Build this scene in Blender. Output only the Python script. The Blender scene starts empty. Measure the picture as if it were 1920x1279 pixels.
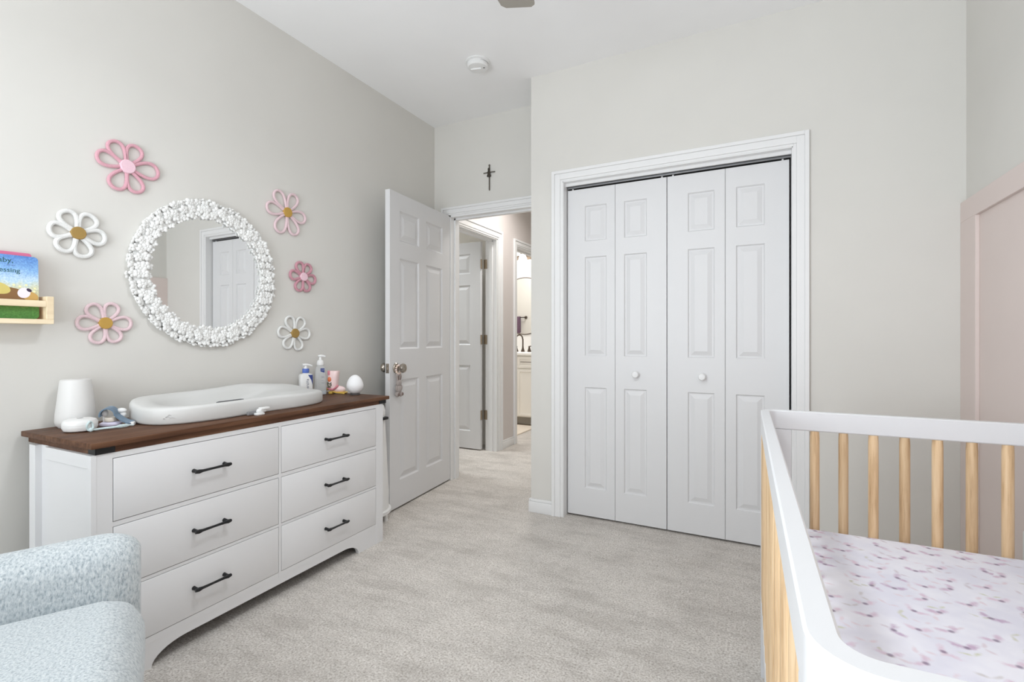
import bpy, bmesh, math, random
from mathutils import Vector, Matrix
random.seed(7)
PI = math.pi
R = math.radians
S = bpy.context.scene
COL = S.collection

# ------------------------------------------------------------------ camera
CH = 1.102
cd = bpy.data.cameras.new('camera')
cd.sensor_fit = 'HORIZONTAL'; cd.sensor_width = 36.0
cd.lens = 36.0 * 915.0 / 1920.0
cd.shift_y = -7.5 / 1920.0
cd.clip_start = 0.02
cam = bpy.data.objects.new('camera', cd); COL.objects.link(cam)
cam.location = (0, 0, CH); cam.rotation_euler = (R(90), 0, R(26.94))
S.camera = cam

# ------------------------------------------------------------------ world, lights, exposure
w = bpy.data.worlds.new('world'); S.world = w; w.use_nodes = True
bg = w.node_tree.nodes['Background']
bg.inputs[0].default_value = (0.93, 0.97, 1.0, 1); bg.inputs[1].default_value = 1.2
S.view_settings.view_transform = 'Standard'; S.view_settings.look = 'None'
S.view_settings.gamma = 1.0; S.view_settings.use_curve_mapping = False
S.view_settings.exposure = 0.0
S.cycles.diffuse_bounces = 8; S.cycles.max_bounces = 14

def area(name, loc, rot, sx, sy, power, col=(1, 1, 1), spread=180):
    l = bpy.data.lights.new(name, 'AREA'); l.shape = 'RECTANGLE'; l.size = sx; l.size_y = sy
    l.energy = power; l.color = col; l.spread = R(spread)
    o = bpy.data.objects.new(name, l); COL.objects.link(o); o.location = loc
    o.rotation_euler = tuple(R(a) for a in rot); return o

DAY = (0.885, 0.945, 1.0)
area('window_daylight', (-1.36, -0.84, 1.10), (76, 0, -18), 1.05, 1.90, 35, DAY)
area('window_daylight.001', (0.15, -0.84, 1.10), (78, 0, -4), 0.95, 1.90, 4, DAY)
area('window_ground_bounce', (-1.36, -0.82, 1.25), (146, 0, -44), 1.00, 1.60, 31, DAY)  # unseen upward fill, added at the left window to brighten the ceiling
area('window_ground_bounce.001', (0.15, -0.82, 1.25), (142, 0, -6), 0.90, 1.60, 15, DAY)  # second upward fill, likewise added for the ceiling
area('hall_ceiling_lamp', (-1.75, 4.0, 2.70), (0, 0, 0), 0.35, 0.35, 14, (1.0, 0.97, 0.94), 140)  # unseen fill without a fixture, added to brighten the hall
area('bathroom_ceiling_lamp', (-3.2, 5.2, 2.70), (0, 0, 0), 0.7, 0.7, 20, (0.97, 0.985, 1.0))
area('side_room_lamp', (-3.3, 3.5, 2.70), (0, 0, 0), 0.4, 0.4, 13, (0.92, 0.97, 1.0), 110)  # unseen fill added to lighten the open door slab in the side room
area('fan_lamp', (-0.74, 1.07, 2.335), (0, 0, 0), 0.22, 0.22, 11.5, (0.92, 0.965, 1.0), 170)  # unseen downward fill below the fan, added for the floor and lower walls

# ------------------------------------------------------------------ materials
def new_mat(name):
    m = bpy.data.materials.new(name); m.use_nodes = True
    nt = m.node_tree; b = nt.nodes['Principled BSDF']; return m, nt, b

def lin(c):
    return tuple(((v / 255.0) / 12.92 if v / 255.0 <= 0.04045 else ((v / 255.0 + 0.055) / 1.055) ** 2.4) for v in c)

def N(nt, typ, **kw):
    n = nt.nodes.new(typ)
    for k, v in kw.items():
        if k.startswith('i_'):
            n.inputs[k[2:].replace('_', ' ')].default_value = v
        else:
            setattr(n, k, v)
    return n

def coords(nt, scale=(1, 1, 1), rot=(0, 0, 0), loc=(0, 0, 0)):
    t = N(nt, 'ShaderNodeTexCoord'); mp = N(nt, 'ShaderNodeMapping')
    mp.inputs['Scale'].default_value = scale; mp.inputs['Rotation'].default_value = rot; mp.inputs['Location'].default_value = loc
    nt.links.new(t.outputs['Object'], mp.inputs['Vector']); return mp.outputs['Vector']

def ramp(nt, fac, stops):
    r = N(nt, 'ShaderNodeValToRGB'); e = r.color_ramp.elements
    while len(e) < len(stops): e.new(0.5)
    for k, (p, c) in enumerate(stops):
        e[k].position = p; e[k].color = (*c, 1)
    nt.links.new(fac, r.inputs['Fac']); return r.outputs['Color']

def bump(nt, b, height, strength=0.2, dist=0.002):
    n = N(nt, 'ShaderNodeBump'); n.inputs['Strength'].default_value = strength; n.inputs['Distance'].default_value = dist
    nt.links.new(height, n.inputs['Height']); nt.links.new(n.outputs['Normal'], b.inputs['Normal'])

def noise(nt, vec, scale, detail=3.0, rough=0.55):
    n = N(nt, 'ShaderNodeTexNoise'); n.inputs['Scale'].default_value = scale
    n.inputs['Detail'].default_value = detail; n.inputs['Roughness'].default_value = rough
    nt.links.new(vec, n.inputs['Vector']); return n.outputs['Fac']

def paint(name, rgb, rough=0.5, grain=0.0, gscale=180.0, spec=0.4, vary=0.015):
    m, nt, b = new_mat(name)
    c = lin(rgb); v = coords(nt)
    f = noise(nt, v, 2.5, 2)
    lo = tuple(max(0, x * (1 - vary)) for x in c); hi = tuple(min(1, x * (1 + vary)) for x in c)
    nt.links.new(ramp(nt, f, [(0.3, lo), (0.7, hi)]), b.inputs['Base Color'])
    b.inputs['Roughness'].default_value = rough; b.inputs['Specular IOR Level'].default_value = spec
    if grain: bump(nt, b, noise(nt, v, gscale, 3), grain, 0.0015)
    return m

def wood(name, stops, axis=0, scale=9.0, stretch=14.0, rough=0.5, rand=0.0):
    m, nt, b = new_mat(name)
    sc = [stretch, stretch, stretch]; sc[axis] = 1.0
    t = N(nt, 'ShaderNodeTexCoord'); mp = N(nt, 'ShaderNodeMapping'); mp.inputs['Scale'].default_value = sc
    oi = N(nt, 'ShaderNodeObjectInfo'); mul = N(nt, 'ShaderNodeVectorMath', operation='SCALE')
    mul.inputs[0].default_value = (7, 13, 5)
    nt.links.new(oi.outputs['Random'], mul.inputs['Scale'])
    add = N(nt, 'ShaderNodeVectorMath', operation='ADD')
    nt.links.new(t.outputs['Object'], add.inputs[0]); nt.links.new(mul.outputs[0], add.inputs[1])
    nt.links.new(add.outputs[0], mp.inputs['Vector'])
    f = noise(nt, mp.outputs['Vector'], scale * 0.35, 6, 0.62)
    col = ramp(nt, f, stops)
    if rand:
        hs = N(nt, 'ShaderNodeHueSaturation')
        mr = N(nt, 'ShaderNodeMapRange'); mr.inputs['To Min'].default_value = 1 - rand; mr.inputs['To Max'].default_value = 1 + rand
        nt.links.new(oi.outputs['Random'], mr.inputs['Value']); nt.links.new(mr.outputs[0], hs.inputs['Value'])
        nt.links.new(col, hs.inputs['Color']); col = hs.outputs['Color']
    nt.links.new(col, b.inputs['Base Color'])
    b.inputs['Roughness'].default_value = rough
    bump(nt, b, f, 0.08, 0.001)
    return m

def metal(name, rgb, rough=0.3, met=1.0):
    m, nt, b = new_mat(name); v = coords(nt)
    f = noise(nt, v, 60, 2); c = lin(rgb)
    nt.links.new(ramp(nt, f, [(0.3, tuple(x * .94 for x in c)), (0.7, c)]), b.inputs['Base Color'])
    b.inputs['Metallic'].default_value = met; b.inputs['Roughness'].default_value = rough
    return m

WALL = paint('wall_paint', (212, 210, 205), 0.75, 0.06, 220, 0.25)
HALL = paint('hall_paint', (206, 199, 196), 0.75, 0.06, 220, 0.25)
CEIL = paint('ceiling_paint', (238, 238, 238), 0.85, 0.08, 160, 0.2)
TRIM = paint('trim_paint', (226, 226, 226), 0.38, 0, 0, 0.45, 0.006)
DOORM = paint('door_paint', (214, 214, 215), 0.42, 0.10, 90, 0.45, 0.006)
PINK = paint('wainscot_pink_paint', (216, 203, 198), 0.6, 0.03, 150, 0.3)
DRESS = paint('dresser_white', (222, 222, 223), 0.42, 0.02, 120, 0.45, 0.006)
CRIBW = paint('crib_white_lacquer', (213, 214, 216), 0.33, 0, 0, 0.5, 0.004)
PLAST = paint('white_plastic', (226, 226, 225), 0.4, 0, 0, 0.45, 0.004)
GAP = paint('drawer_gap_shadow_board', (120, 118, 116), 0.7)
BLACK = metal('black_metal', (28, 28, 30), 0.42, 0.3)
NICKEL = metal('brushed_nickel', (176, 168, 158), 0.28)
BRONZE = metal('dark_bronze', (92, 80, 70), 0.4, 0.7)
HINGE = metal('antique_nickel_hinge', (172, 158, 140), 0.38)
TRACK = metal('closet_track_metal', (150, 150, 152), 0.4)
WALNUT = wood('dark_walnut_top', [(0.28, lin((62, 40, 28))), (0.5, lin((90, 60, 42))), (0.72, lin((114, 82, 60)))], 0, 10, 16, 0.5)
PINE = wood('pale_birch', [(0.25, lin((214, 192, 158))), (0.55, lin((236, 218, 186))), (0.8, lin((243, 229, 203)))], 1, 8, 10, 0.55)
SPIN = wood('natural_pine_spindle', [(0.28, lin((178, 144, 106))), (0.5, lin((212, 182, 144))), (0.75, lin((226, 202, 168)))], 2, 14, 16, 0.5, 0.10)
FAN = paint('fan_blade_finish', (150, 145, 136), 0.5)
GOLD = paint('dull_gold_button', (186, 148, 72), 0.6, 0.15, 300)
BRGOLD = paint('brown_gold_button', (158, 128, 70), 0.6, 0.15, 300)

def yarn(name, rgb):
    m, nt, b = new_mat(name); v = coords(nt)
    f = noise(nt, v, 260, 3); c = lin(rgb)
    nt.links.new(ramp(nt, f, [(0.3, tuple(x * .88 for x in c)), (0.7, c)]), b.inputs['Base Color'])
    b.inputs['Roughness'].default_value = 0.9
    b.inputs['Sheen Weight'].default_value = 0.2
    bump(nt, b, f, 0.5, 0.002); return m
ROSE = yarn('rose_yarn', (216, 164, 176)); PALE = yarn('pale_pink_yarn', (226, 200, 205))
DEEP = yarn('deep_rose_yarn', (198, 144, 156)); WYARN = yarn('white_yarn', (228, 228, 226))
PBTN = yarn('light_pink_felt', (238, 202, 214))

def carpet_mat():
    m, nt, b = new_mat('carpet'); v = coords(nt)
    fine = noise(nt, v, 135, 5, 0.75); mid = noise(nt, v, 30, 4, 0.65)
    big = noise(nt, coords(nt, (0.8, 2.6, 1), (0, 0, R(-62))), 3.2, 6, 0.66)
    big2 = noise(nt, coords(nt, (2.4, 0.9, 1), (0, 0, R(-18)), (3.1, 1.7, 0)), 2.4, 5, 0.6)
    def mul(a, c):
        m_ = N(nt, 'ShaderNodeMix', data_type='RGBA', blend_type='MULTIPLY'); m_.inputs['Factor'].default_value = 1
        nt.links.new(a, m_.inputs[6]); nt.links.new(c, m_.inputs[7]); return m_.outputs[2]
    col = ramp(nt, fine, [(0.30, lin((140, 131, 122))), (0.44, lin((204, 197, 190))), (0.56, lin((229, 224, 218))), (0.72, lin((250, 247, 243)))])
    col = mul(col, ramp(nt, big, [(0.38, (0.83, 0.825, 0.82)), (0.50, (0.95, 0.95, 0.95)), (0.60, (1, 1, 1))]))
    col = mul(col, ramp(nt, big2, [(0.36, (0.93, 0.93, 0.93)), (0.56, (1, 1, 1))]))
    col = mul(col, ramp(nt, mid, [(0.32, (0.90, 0.895, 0.89)), (0.62, (1, 1, 1))]))
    nt.links.new(col, b.inputs['Base Color'])
    b.inputs['Roughness'].default_value = 0.95; b.inputs['Specular IOR Level'].default_value = 0.1
    ad = N(nt, 'ShaderNodeMath', operation='ADD'); nt.links.new(fine, ad.inputs[0]); nt.links.new(mid, ad.inputs[1])
    bump(nt, b, ad.outputs[0], 0.6, 0.010)
    return m
CARPET = carpet_mat()

def boucle_mat():
    m, nt, b = new_mat('boucle_fabric'); v = coords(nt)
    f = noise(nt, coords(nt, (1, 1, 0.45)), 210, 4, 0.65); g = noise(nt, v, 24, 2)
    col = ramp(nt, f, [(0.32, lin((146, 156, 163))), (0.47, lin((184, 192, 196))), (0.66, lin((212, 217, 218)))])
    nt.links.new(col, b.inputs['Base Color']); b.inputs['Roughness'].default_value = 0.95
    b.inputs['Sheen Weight'].default_value = 0.35; b.inputs['Specular IOR Level'].default_value = 0.1
    bump(nt, b, f, 0.7, 0.004)
    return m
BOUCLE = boucle_mat()

def sheet_mat():
    m, nt, b = new_mat('butterfly_print_sheet')
    v = coords(nt)
    def layer(scale, off, a, bb, seed):
        mp = N(nt, 'ShaderNodeMapping'); mp.inputs['Location'].default_value = off; nt.links.new(v, mp.inputs['Vector'])
        sp = N(nt, 'ShaderNodeSeparateXYZ'); nt.links.new(mp.outputs[0], sp.inputs[0])
        cb = N(nt, 'ShaderNodeCombineXYZ'); nt.links.new(sp.outputs[0], cb.inputs[0]); nt.links.new(sp.outputs[1], cb.inputs[1])
        vo = N(nt, 'ShaderNodeTexVoronoi', voronoi_dimensions='2D'); vo.inputs['Scale'].default_value = scale; vo.inputs['Randomness'].default_value = 0.7
        nt.links.new(cb.outputs[0], vo.inputs['Vector'])
        sub = N(nt, 'ShaderNodeVectorMath', operation='SUBTRACT'); nt.links.new(cb.outputs[0], sub.inputs[0]); nt.links.new(vo.outputs['Position'], sub.inputs[1])
        sc = N(nt, 'ShaderNodeSeparateColor'); nt.links.new(vo.outputs['Color'], sc.inputs[0])
        ang = N(nt, 'ShaderNodeMapRange'); ang.inputs['To Min'].default_value = -1.3 + seed; ang.inputs['To Max'].default_value = 1.3 + seed
        nt.links.new(sc.outputs[0], ang.inputs['Value'])
        ro = N(nt, 'ShaderNodeVectorRotate', rotation_type='Z_AXIS'); nt.links.new(sub.outputs[0], ro.inputs['Vector']); nt.links.new(ang.outputs[0], ro.inputs['Angle'])
        s2 = N(nt, 'ShaderNodeSeparateXYZ'); nt.links.new(ro.outputs[0], s2.inputs[0])
        # two wings: |x| mirrored lobes leaning in y
        ab = N(nt, 'ShaderNodeMath', operation='ABSOLUTE'); nt.links.new(s2.outputs[0], ab.inputs[0])
        xs = N(nt, 'ShaderNodeMath', operation='SUBTRACT'); nt.links.new(ab.outputs[0], xs.inputs[0]); xs.inputs[1].default_value = a * 0.75
        ys = N(nt, 'ShaderNodeMath', operation='MULTIPLY_ADD'); nt.links.new(ab.outputs[0], ys.inputs[0]); ys.inputs[1].default_value = -0.45; nt.links.new(s2.outputs[1], ys.inputs[2])
        xd = N(nt, 'ShaderNodeMath', operation='DIVIDE'); nt.links.new(xs.outputs[0], xd.inputs[0]); xd.inputs[1].default_value = a
        yd = N(nt, 'ShaderNodeMath', operation='DIVIDE'); nt.links.new(ys.outputs[0], yd.inputs[0]); yd.inputs[1].default_value = bb
        cb2 = N(nt, 'ShaderNodeCombineXYZ'); nt.links.new(xd.outputs[0], cb2.inputs[0]); nt.links.new(yd.outputs[0], cb2.inputs[1])
        ln = N(nt, 'ShaderNodeVectorMath', operation='LENGTH'); nt.links.new(cb2.outputs[0], ln.inputs[0])
        wob = N(nt, 'ShaderNodeMath', operation='MULTIPLY_ADD'); nt.links.new(noise(nt, v, 70, 3), wob.inputs[0]); wob.inputs[1].default_value = 1.5; nt.links.new(ln.outputs['Value'], wob.inputs[2])
        mr = N(nt, 'ShaderNodeMapRange', interpolation_type='SMOOTHSTEP'); mr.inputs['From Min'].default_value = 1.75; mr.inputs['From Max'].default_value = 0.75
        nt.links.new(wob.outputs[0], mr.inputs['Value'])
        # dark body
        l2 = N(nt, 'ShaderNodeVectorMath', operation='LENGTH'); nt.links.new(ro.outputs[0], l2.inputs[0])
        mb = N(nt, 'ShaderNodeMapRange', interpolation_type='SMOOTHSTEP'); mb.inputs['From Min'].default_value = 0.0085; mb.inputs['From Max'].default_value = 0.002
        nt.links.new(l2.outputs['Value'], mb.inputs['Value'])
        return mr.outputs[0], mb.outputs[0], sc.outputs[1]
    w1, b1, h1 = layer(14.0, (0.1, 0.37, 0), 0.017, 0.0125, 0.2)
    w2, b2, h2 = layer(17.0, (0.83, 0.21, 0), 0.014, 0.007, 0.8)
    base = ramp(nt, noise(nt, v, 11, 3), [(0.35, lin((226, 227, 240))), (0.65, lin((238, 239, 248)))])
    def mix(f, a, c, amt):
        mx = N(nt, 'ShaderNodeMix', data_type='RGBA')
        mu = N(nt, 'ShaderNodeMath', operation='MULTIPLY'); nt.links.new(f, mu.inputs[0]); mu.inputs[1].default_value = amt
        nt.links.new(mu.outputs[0], mx.inputs['Factor']); nt.links.new(a, mx.inputs[6])
        if isinstance(c, tuple): mx.inputs[7].default_value = (*c, 1)
        else: nt.links.new(c, mx.inputs[7])
        return mx.outputs[2]
    wc = ramp(nt, h1, [(0.2, lin((222, 204, 220))), (0.6, lin((206, 184, 206))), (0.9, lin((192, 168, 196)))])
    wc2 = ramp(nt, h2, [(0.3, lin((226, 212, 222))), (0.7, lin((206, 200, 210))), (0.95, lin((202, 206, 180)))])
    c = mix(w2, base, wc2, 0.8); c = mix(w1, c, wc, 0.95)
    c = mix(b1, c, lin((120, 98, 128)), 0.75)
    nt.links.new(c, b.inputs['Base Color']); b.inputs['Roughness'].default_value = 0.85; b.inputs['Specular IOR Level'].default_value = 0.2
    bump(nt, b, noise(nt, v, 6, 2), 0.25, 0.01)
    return m
SHEET = sheet_mat()

def simple(name, rgb, rough=0.6, **kw):
    m = paint(name, rgb, rough, vary=0.02); b = m.node_tree.nodes['Principled BSDF']
    for k, v in kw.items(): b.inputs[k.replace('_', ' ')].default_value = v
    return m

# ------------------------------------------------------------------ mesh helpers
def box(bm, lo, hi, bev=0.0, seg=2):
    x0, y0, z0 = lo; x1, y1, z1 = hi
    vs = [bm.verts.new(p) for p in ((x0, y0, z0), (x1, y0, z0), (x1, y1, z0), (x0, y1, z0), (x0, y0, z1), (x1, y0, z1), (x1, y1, z1), (x0, y1, z1))]
    fs = [bm.faces.new([vs[i] for i in q]) for q in ((3, 2, 1, 0), (4, 5, 6, 7), (0, 1, 5, 4), (1, 2, 6, 5), (2, 3, 7, 6), (3, 0, 4, 7))]
    if bev > 0:
        es = list({e for f in fs for e in f.edges})
        r = bmesh.ops.bevel(bm, geom=es, offset=bev, segments=seg, affect='EDGES', profile=0.5)
        return list({v for f in r['faces'] for v in f.verts} | {v for v in vs if v.is_valid})
    return vs

def tube(bm, pts, rad, seg=8, closed=False, caps=True):
    pts = [Vector(p) for p in pts]; n = len(pts)
    rr = rad if isinstance(rad, (list, tuple)) else [rad] * n
    rings = []; prev = None
    for i in range(n):
        if closed: t = pts[(i + 1) % n] - pts[i - 1]
        else: t = pts[min(i + 1, n - 1)] - pts[max(i - 1, 0)]
        if t.length < 1e-9: t = Vector((0, 0, 1))
        t.normalize()
        if prev is None:
            a = Vector((0, 0, 1)) if abs(t.z) < 0.9 else Vector((1, 0, 0)); u = t.cross(a).normalized()
        else:
            u = (prev - t * prev.dot(t))
            u = u.normalized() if u.length > 1e-6 else t.orthogonal().normalized()
        prev = u; v = t.cross(u)
        rings.append([bm.verts.new(pts[i] + (u * math.cos(2 * PI * k / seg) + v * math.sin(2 * PI * k / seg)) * rr[i]) for k in range(seg)])
    m = n if closed else n - 1
    for i in range(m):
        a, b = rings[i], rings[(i + 1) % n]
        off = 0
        if closed and i == n - 1:
            off = min(range(seg), key=lambda o: sum((a[k].co - b[(k + o) % seg].co).length for k in range(seg)))
        for k in range(seg):
            bm.faces.new((a[k], a[(k + 1) % seg], b[(k + 1 + off) % seg], b[(k + off) % seg]))
    if caps and not closed:
        bm.faces.new(list(reversed(rings[0]))); bm.faces.new(rings[-1])
    return [v for r in rings for v in r]

def lathe(bm, prof, seg=32, M=None, caps=True):
    rings = []; allv = []
    for r, z in prof:
        if r < 1e-6:
            v = bm.verts.new((0, 0, z)); rings.append([v])
        else:
            rings.append([bm.verts.new((r * math.cos(2 * PI * k / seg), r * math.sin(2 * PI * k / seg), z)) for k in range(seg)])
        allv += rings[-1]
    for a, b in zip(rings, rings[1:]):
        for k in range(seg):
            k2 = (k + 1) % seg
            if len(a) == 1 and len(b) == 1: continue
            if len(a) == 1: bm.faces.new((a[0], b[k2], b[k]))
            elif len(b) == 1: bm.faces.new((a[k], a[k2], b[0]))
            else: bm.faces.new((a[k], a[k2], b[k2], b[k]))
    if caps:
        if len(rings[0]) > 1: bm.faces.new(list(reversed(rings[0])))
        if len(rings[-1]) > 1: bm.faces.new(rings[-1])
    if M is not None:
        for v in allv: v.co = M @ v.co
    return allv

def ell(bm, c, rad, seg=14, rings=9, M=None):
    prof = [(math.sin(PI * i / rings), -math.cos(PI * i / rings)) for i in range(rings + 1)]
    prof[0] = (0, -1); prof[-1] = (0, 1)
    vs = lathe(bm, prof, seg)
    T = Matrix.Translation(c) @ (M.to_4x4() if M is not None else Matrix()) @ Matrix.Diagonal((*rad, 1))
    for v in vs: v.co = T @ v.co
    return vs

def prism(bm, pts, d0, d1, axis='z'):
    """extrude a 2D outline; axis z: (x,y) outline; x: (y,z) outline; y: (x,z) outline"""
    f = {'z': lambda a, b, d: (a, b, d), 'x': lambda a, b, d: (d, a, b), 'y': lambda a, b, d: (a, d, b)}[axis]
    A = [bm.verts.new(f(a, b, d0)) for a, b in pts]; B = [bm.verts.new(f(a, b, d1)) for a, b in pts]
    n = len(pts)
    bm.faces.new(list(reversed(A))); bm.faces.new(B)
    for k in range(n): bm.faces.new((A[k], A[(k + 1) % n], B[(k + 1) % n], B[k]))
    return A + B

def link(name, bm, mat, parent=None, ang=35, loc=None, rot=None):
    bmesh.ops.recalc_face_normals(bm, faces=bm.faces[:])
    me = bpy.data.meshes.new(name); bm.to_mesh(me); bm.free()
    for p in me.polygons: p.use_smooth = True
    me.set_sharp_from_angle(angle=R(ang))
    mats = mat if isinstance(mat, (list, tuple)) else [mat]
    for m in mats: me.materials.append(m)
    o = bpy.data.objects.new(name, me); COL.objects.link(o)
    if parent is not None: o.parent = parent
    if loc is not None: o.location = loc
    if rot is not None: o.rotation_euler = rot
    return o

def tag(o, label, cat, group=None):
    o['label'] = label; o['category'] = cat
    if group: o['group'] = group
    return o

def thing(name, label, cat, loc=(0, 0, 0), rz=0.0, group=None):
    o = bpy.data.objects.new(name, None); COL.objects.link(o); o.empty_display_size = 0.05
    o.location = loc; o.rotation_euler = (0, 0, rz)
    return tag(o, label, cat, group)

def struct(name, bm, mat, parent=None, **kw):
    o = link(name, bm, mat, parent, **kw)
    if parent is None: o['kind'] = 'structure'
    return o

def B(*boxes, bev=0.0, seg=2):
    bm = bmesh.new()
    for lo, hi in boxes: box(bm, lo, hi, bev, seg)
    return bm

def dup(o, parent=None, loc=None):
    c = o.copy(); COL.objects.link(c)
    if parent is not None: c.parent = parent
    if loc is not None: c.location = loc
    for ch in list(o.children): dup(ch, c)
    return c

def text_mesh(txt, size, mat, name, parent, M, extrude=0.0004):
    cu = bpy.data.curves.new(name, 'FONT'); cu.body = txt; cu.size = size; cu.extrude = extrude; cu.resolution_u = 3
    to = bpy.data.objects.new(name + '_curve', cu)
    me = bpy.data.meshes.new_from_object(to)
    bpy.data.objects.remove(to); bpy.data.curves.remove(cu)
    me.transform(M); me.materials.append(mat)
    o = bpy.data.objects.new(name, me); COL.objects.link(o); o.parent = parent
    return o

# ------------------------------------------------------------------ the setting
XL, XR, YC, YB, XC, H = -2.275, 0.805, 2.805, 3.135, -1.29, 2.74
YR = -0.80
E6 = 0.0
# floors
struct('floor', B(((-2.60, YR - .12, -.05), (XR + .12, 5.40, 0))), CARPET)
WOODF = wood('bathroom_floor_wood', [(0.3, lin((128, 112, 96))), (0.7, lin((160, 142, 122)))], 0, 8, 10, 0.5)
struct('floor_bathroom', B(((-4.50, 4.40, -.05), (-2.60, 6.20, -0.002)), ((-2.60, 5.40, -.05), (-1.10, 6.2, -.002))), WOODF)
struct('floor_side', B(((-4.50, 3.10, -.05), (-2.60, 4.40, 0))), CARPET)
struct('ceiling', B(((-4.60, YR - .12, H), (XR + .12, 6.20, H + .06))), CEIL)

# walls
struct('wall_left', B(((XL - .12, YR - .12, 0), (XL, YB, H))), WALL)
struct('wall_right', B(((XR, YR - .12, 0), (XR + .12, 3.60, H))), WALL)
OL, OR, OT = -1.074, 0.1455, 2.05          # closet opening
struct('wall_closet', B(((XC, YC, 0), (OL, YC + .115, H)), ((OR, YC, 0), (XR, YC + .115, H)), ((OL, YC, OT), (OR, YC + .115, H))), WALL)
struct('wall_closet_side', B(((XC, YC + .115, 0), (XC + .10, 6.05, H))), WALL)
struct('wall_closet_back', B(((XC + .10, 3.50, 0), (XR, 3.60, H))), WALL)
DL, DR, DT = -2.135, -1.37, 2.037          # bedroom doorway
struct('wall_back', B(((XL, YB, 0), (DL, YB + .115, H)), ((DR, YB, 0), (XC, YB + .115, H)), ((DL, YB, DT), (DR, YB + .115, H))), WALL)
HX = -2.26
struct('wall_hall', B(((HX - .12, YB + .115, 0), (HX, 3.34, H)), ((HX - .12, 3.34, 2.05), (HX, 4.13, H)), ((HX - .12, 4.13, 0), (HX, 4.53, H)),
                      ((HX - .12, 4.53, 2.05), (HX, 5.30, H)), ((HX - .12, 5.30, 0), (HX, 6.05, H))), HALL)
struct('wall_far', B(((-4.52, 6.05, 0), (XC + .10, 6.17, H))), paint('bathroom_paint', (244, 242, 238), 0.6))
struct('wall_partition', B(((-4.40, 4.33, 0), (HX - .12, 4.45, H))), paint('bathroom_paint_warm', (240, 236, 228), 0.6))
struct('wall_side', B(((-4.52, YB, 0), (-4.40, 6.05, H))), WALL)
struct('wall_side_front', B(((-4.40, YB, 0), (XL - .12, YB + .115, H))), WALL)
# rear wall with two windows
W = [(-1.92, -0.80), (-0.325, 0.625)]
zb, zt = 0.15, 2.15
struct('wall_rear', B(((XL, YR - .12, 0), (XR, YR, zb)), ((XL, YR - .12, zt), (XR, YR, H)), ((XL, YR - .12, zb), (W[0][0], YR, zt)),
                      ((W[0][1], YR - .12, zb), (W[1][0], YR, zt)), ((W[1][1], YR - .12, zb), (XR, YR, zt))), WALL)
for k, (a, b) in enumerate(W):
    bm = B(((a, YR - .03, zb), (a + .04, YR, zt)), ((b - .04, YR - .03, zb), (b, YR, zt)), ((a, YR - .03, zb), (b, YR, zb + .04)), ((a, YR - .03, zt - .04), (b, YR, zt)),
           ((a, YR - .025, 1.13), (b, YR - .005, 1.17)))
    struct('window_%d' % (k + 1), bm, TRIM)

def casing_y(bm, x0, x1, zt, y, w, sgn=-1, left=True, right=True, top=True):
    """door casing on a wall face at y (facing sgn*y), three stepped bands"""
    for a, b, d in ((0.0, w * .20, .010), (w * .20, w * .72, .014), (w * .72, w, .020)):
        ys = sorted((y, y + sgn * d))
        if left: box(bm, (x0 - b, ys[0], 0), (x0 - a, ys[1], zt + b), 0.0015, 1)
        if right: box(bm, (x1 + a, ys[0], 0), (x1 + b, ys[1], zt + b), 0.0015, 1)
        if top: box(bm, (x0 - a, ys[0], zt + a), (x1 + a, ys[1], zt + b), 0.0015, 1)

def casing_x(bm, y0, y1, zt, x, w, near=True):
    for a, b, d in ((0.0, w * .20, .010), (w * .20, w * .72, .014), (w * .72, w, .020)):
        if near: box(bm, (x, y0 - b, 0), (x + d, y0 - a, zt + b), 0.0015, 1)
        box(bm, (x, y1 + a, 0), (x + d, y1 + b, zt + b), 0.0015, 1)
        box(bm, (x, y0 - a, zt + a), (x + d, y1 + a, zt + b), 0.0015, 1)

# closet casing + jamb lining
bm = bmesh.new(); casing_y(bm, OL - .002, OR + .002, OT, YC, .068)
struct('trim_1', bm, TRIM)
bm = B(((OL - .002, YC - .008, 0), (OL + .004, YC + .115, OT)), ((OR - .004, YC - .008, 0), (OR + .002, YC + .115, OT)), ((OL, YC - .008, OT - .004), (OR, YC + .115, OT + .002)),
       ((OL, YC + .028, OT - .022), (OR, YC + .040, OT)))
struct('trim_2', bm, TRIM)
# bedroom doorway casing + jamb
bm = bmesh.new(); casing_y(bm, DL - .006, DR + .006, DT, YB, .060)
struct('trim_3', bm, TRIM)
bm = B(((DL, YB - .004, 0), (DL + .015, YB + .115, DT)), ((DR - .015, YB - .004, 0), (DR, YB + .115, DT)), ((DL, YB - .004, DT - .015), (DR, YB + .115, DT)),
       ((DL + .015, YB + .045, DT - .027), (DR - .015, YB + .08, DT - .015)), ((DL + .015, YB + .045, 0), (DL + .027, YB + .08, DT - .015)))
struct('trim_4', bm, TRIM)
# hall doorways
bm = bmesh.new(); casing_x(bm, 3.345, 4.135, 2.045, HX, .085, near=True)
for y0, y1 in ((3.34, 3.355), (4.115, 4.13)): box(bm, (HX - .12, y0, 0), (HX + .004, y1, 2.035))
box(bm, (HX - .12, 3.34, 2.035), (HX + .004, 4.13, 2.05))
box(bm, (HX - .075, 4.103, 0), (HX - .04, 4.115, 2.035)); box(bm, (HX - .075, 3.355, 2.023), (HX - .04, 4.115, 2.035))
struct('trim_5', bm, TRIM)
bm = bmesh.new(); casing_x(bm, 4.545, 5.30, 2.045, HX, .07)
for y0, y1 in ((4.53, 4.545), (5.285, 5.30)): box(bm, (HX - .12, y0, 0), (HX + .004, y1, 2.035))
box(bm, (HX - .12, 4.53, 2.035), (HX + .004, 5.30, 2.05)); box(bm, (HX - .07, 4.545, 2.022), (HX - .05, 5.285, 2.035))
struct('trim_6', bm, TRIM)

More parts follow.
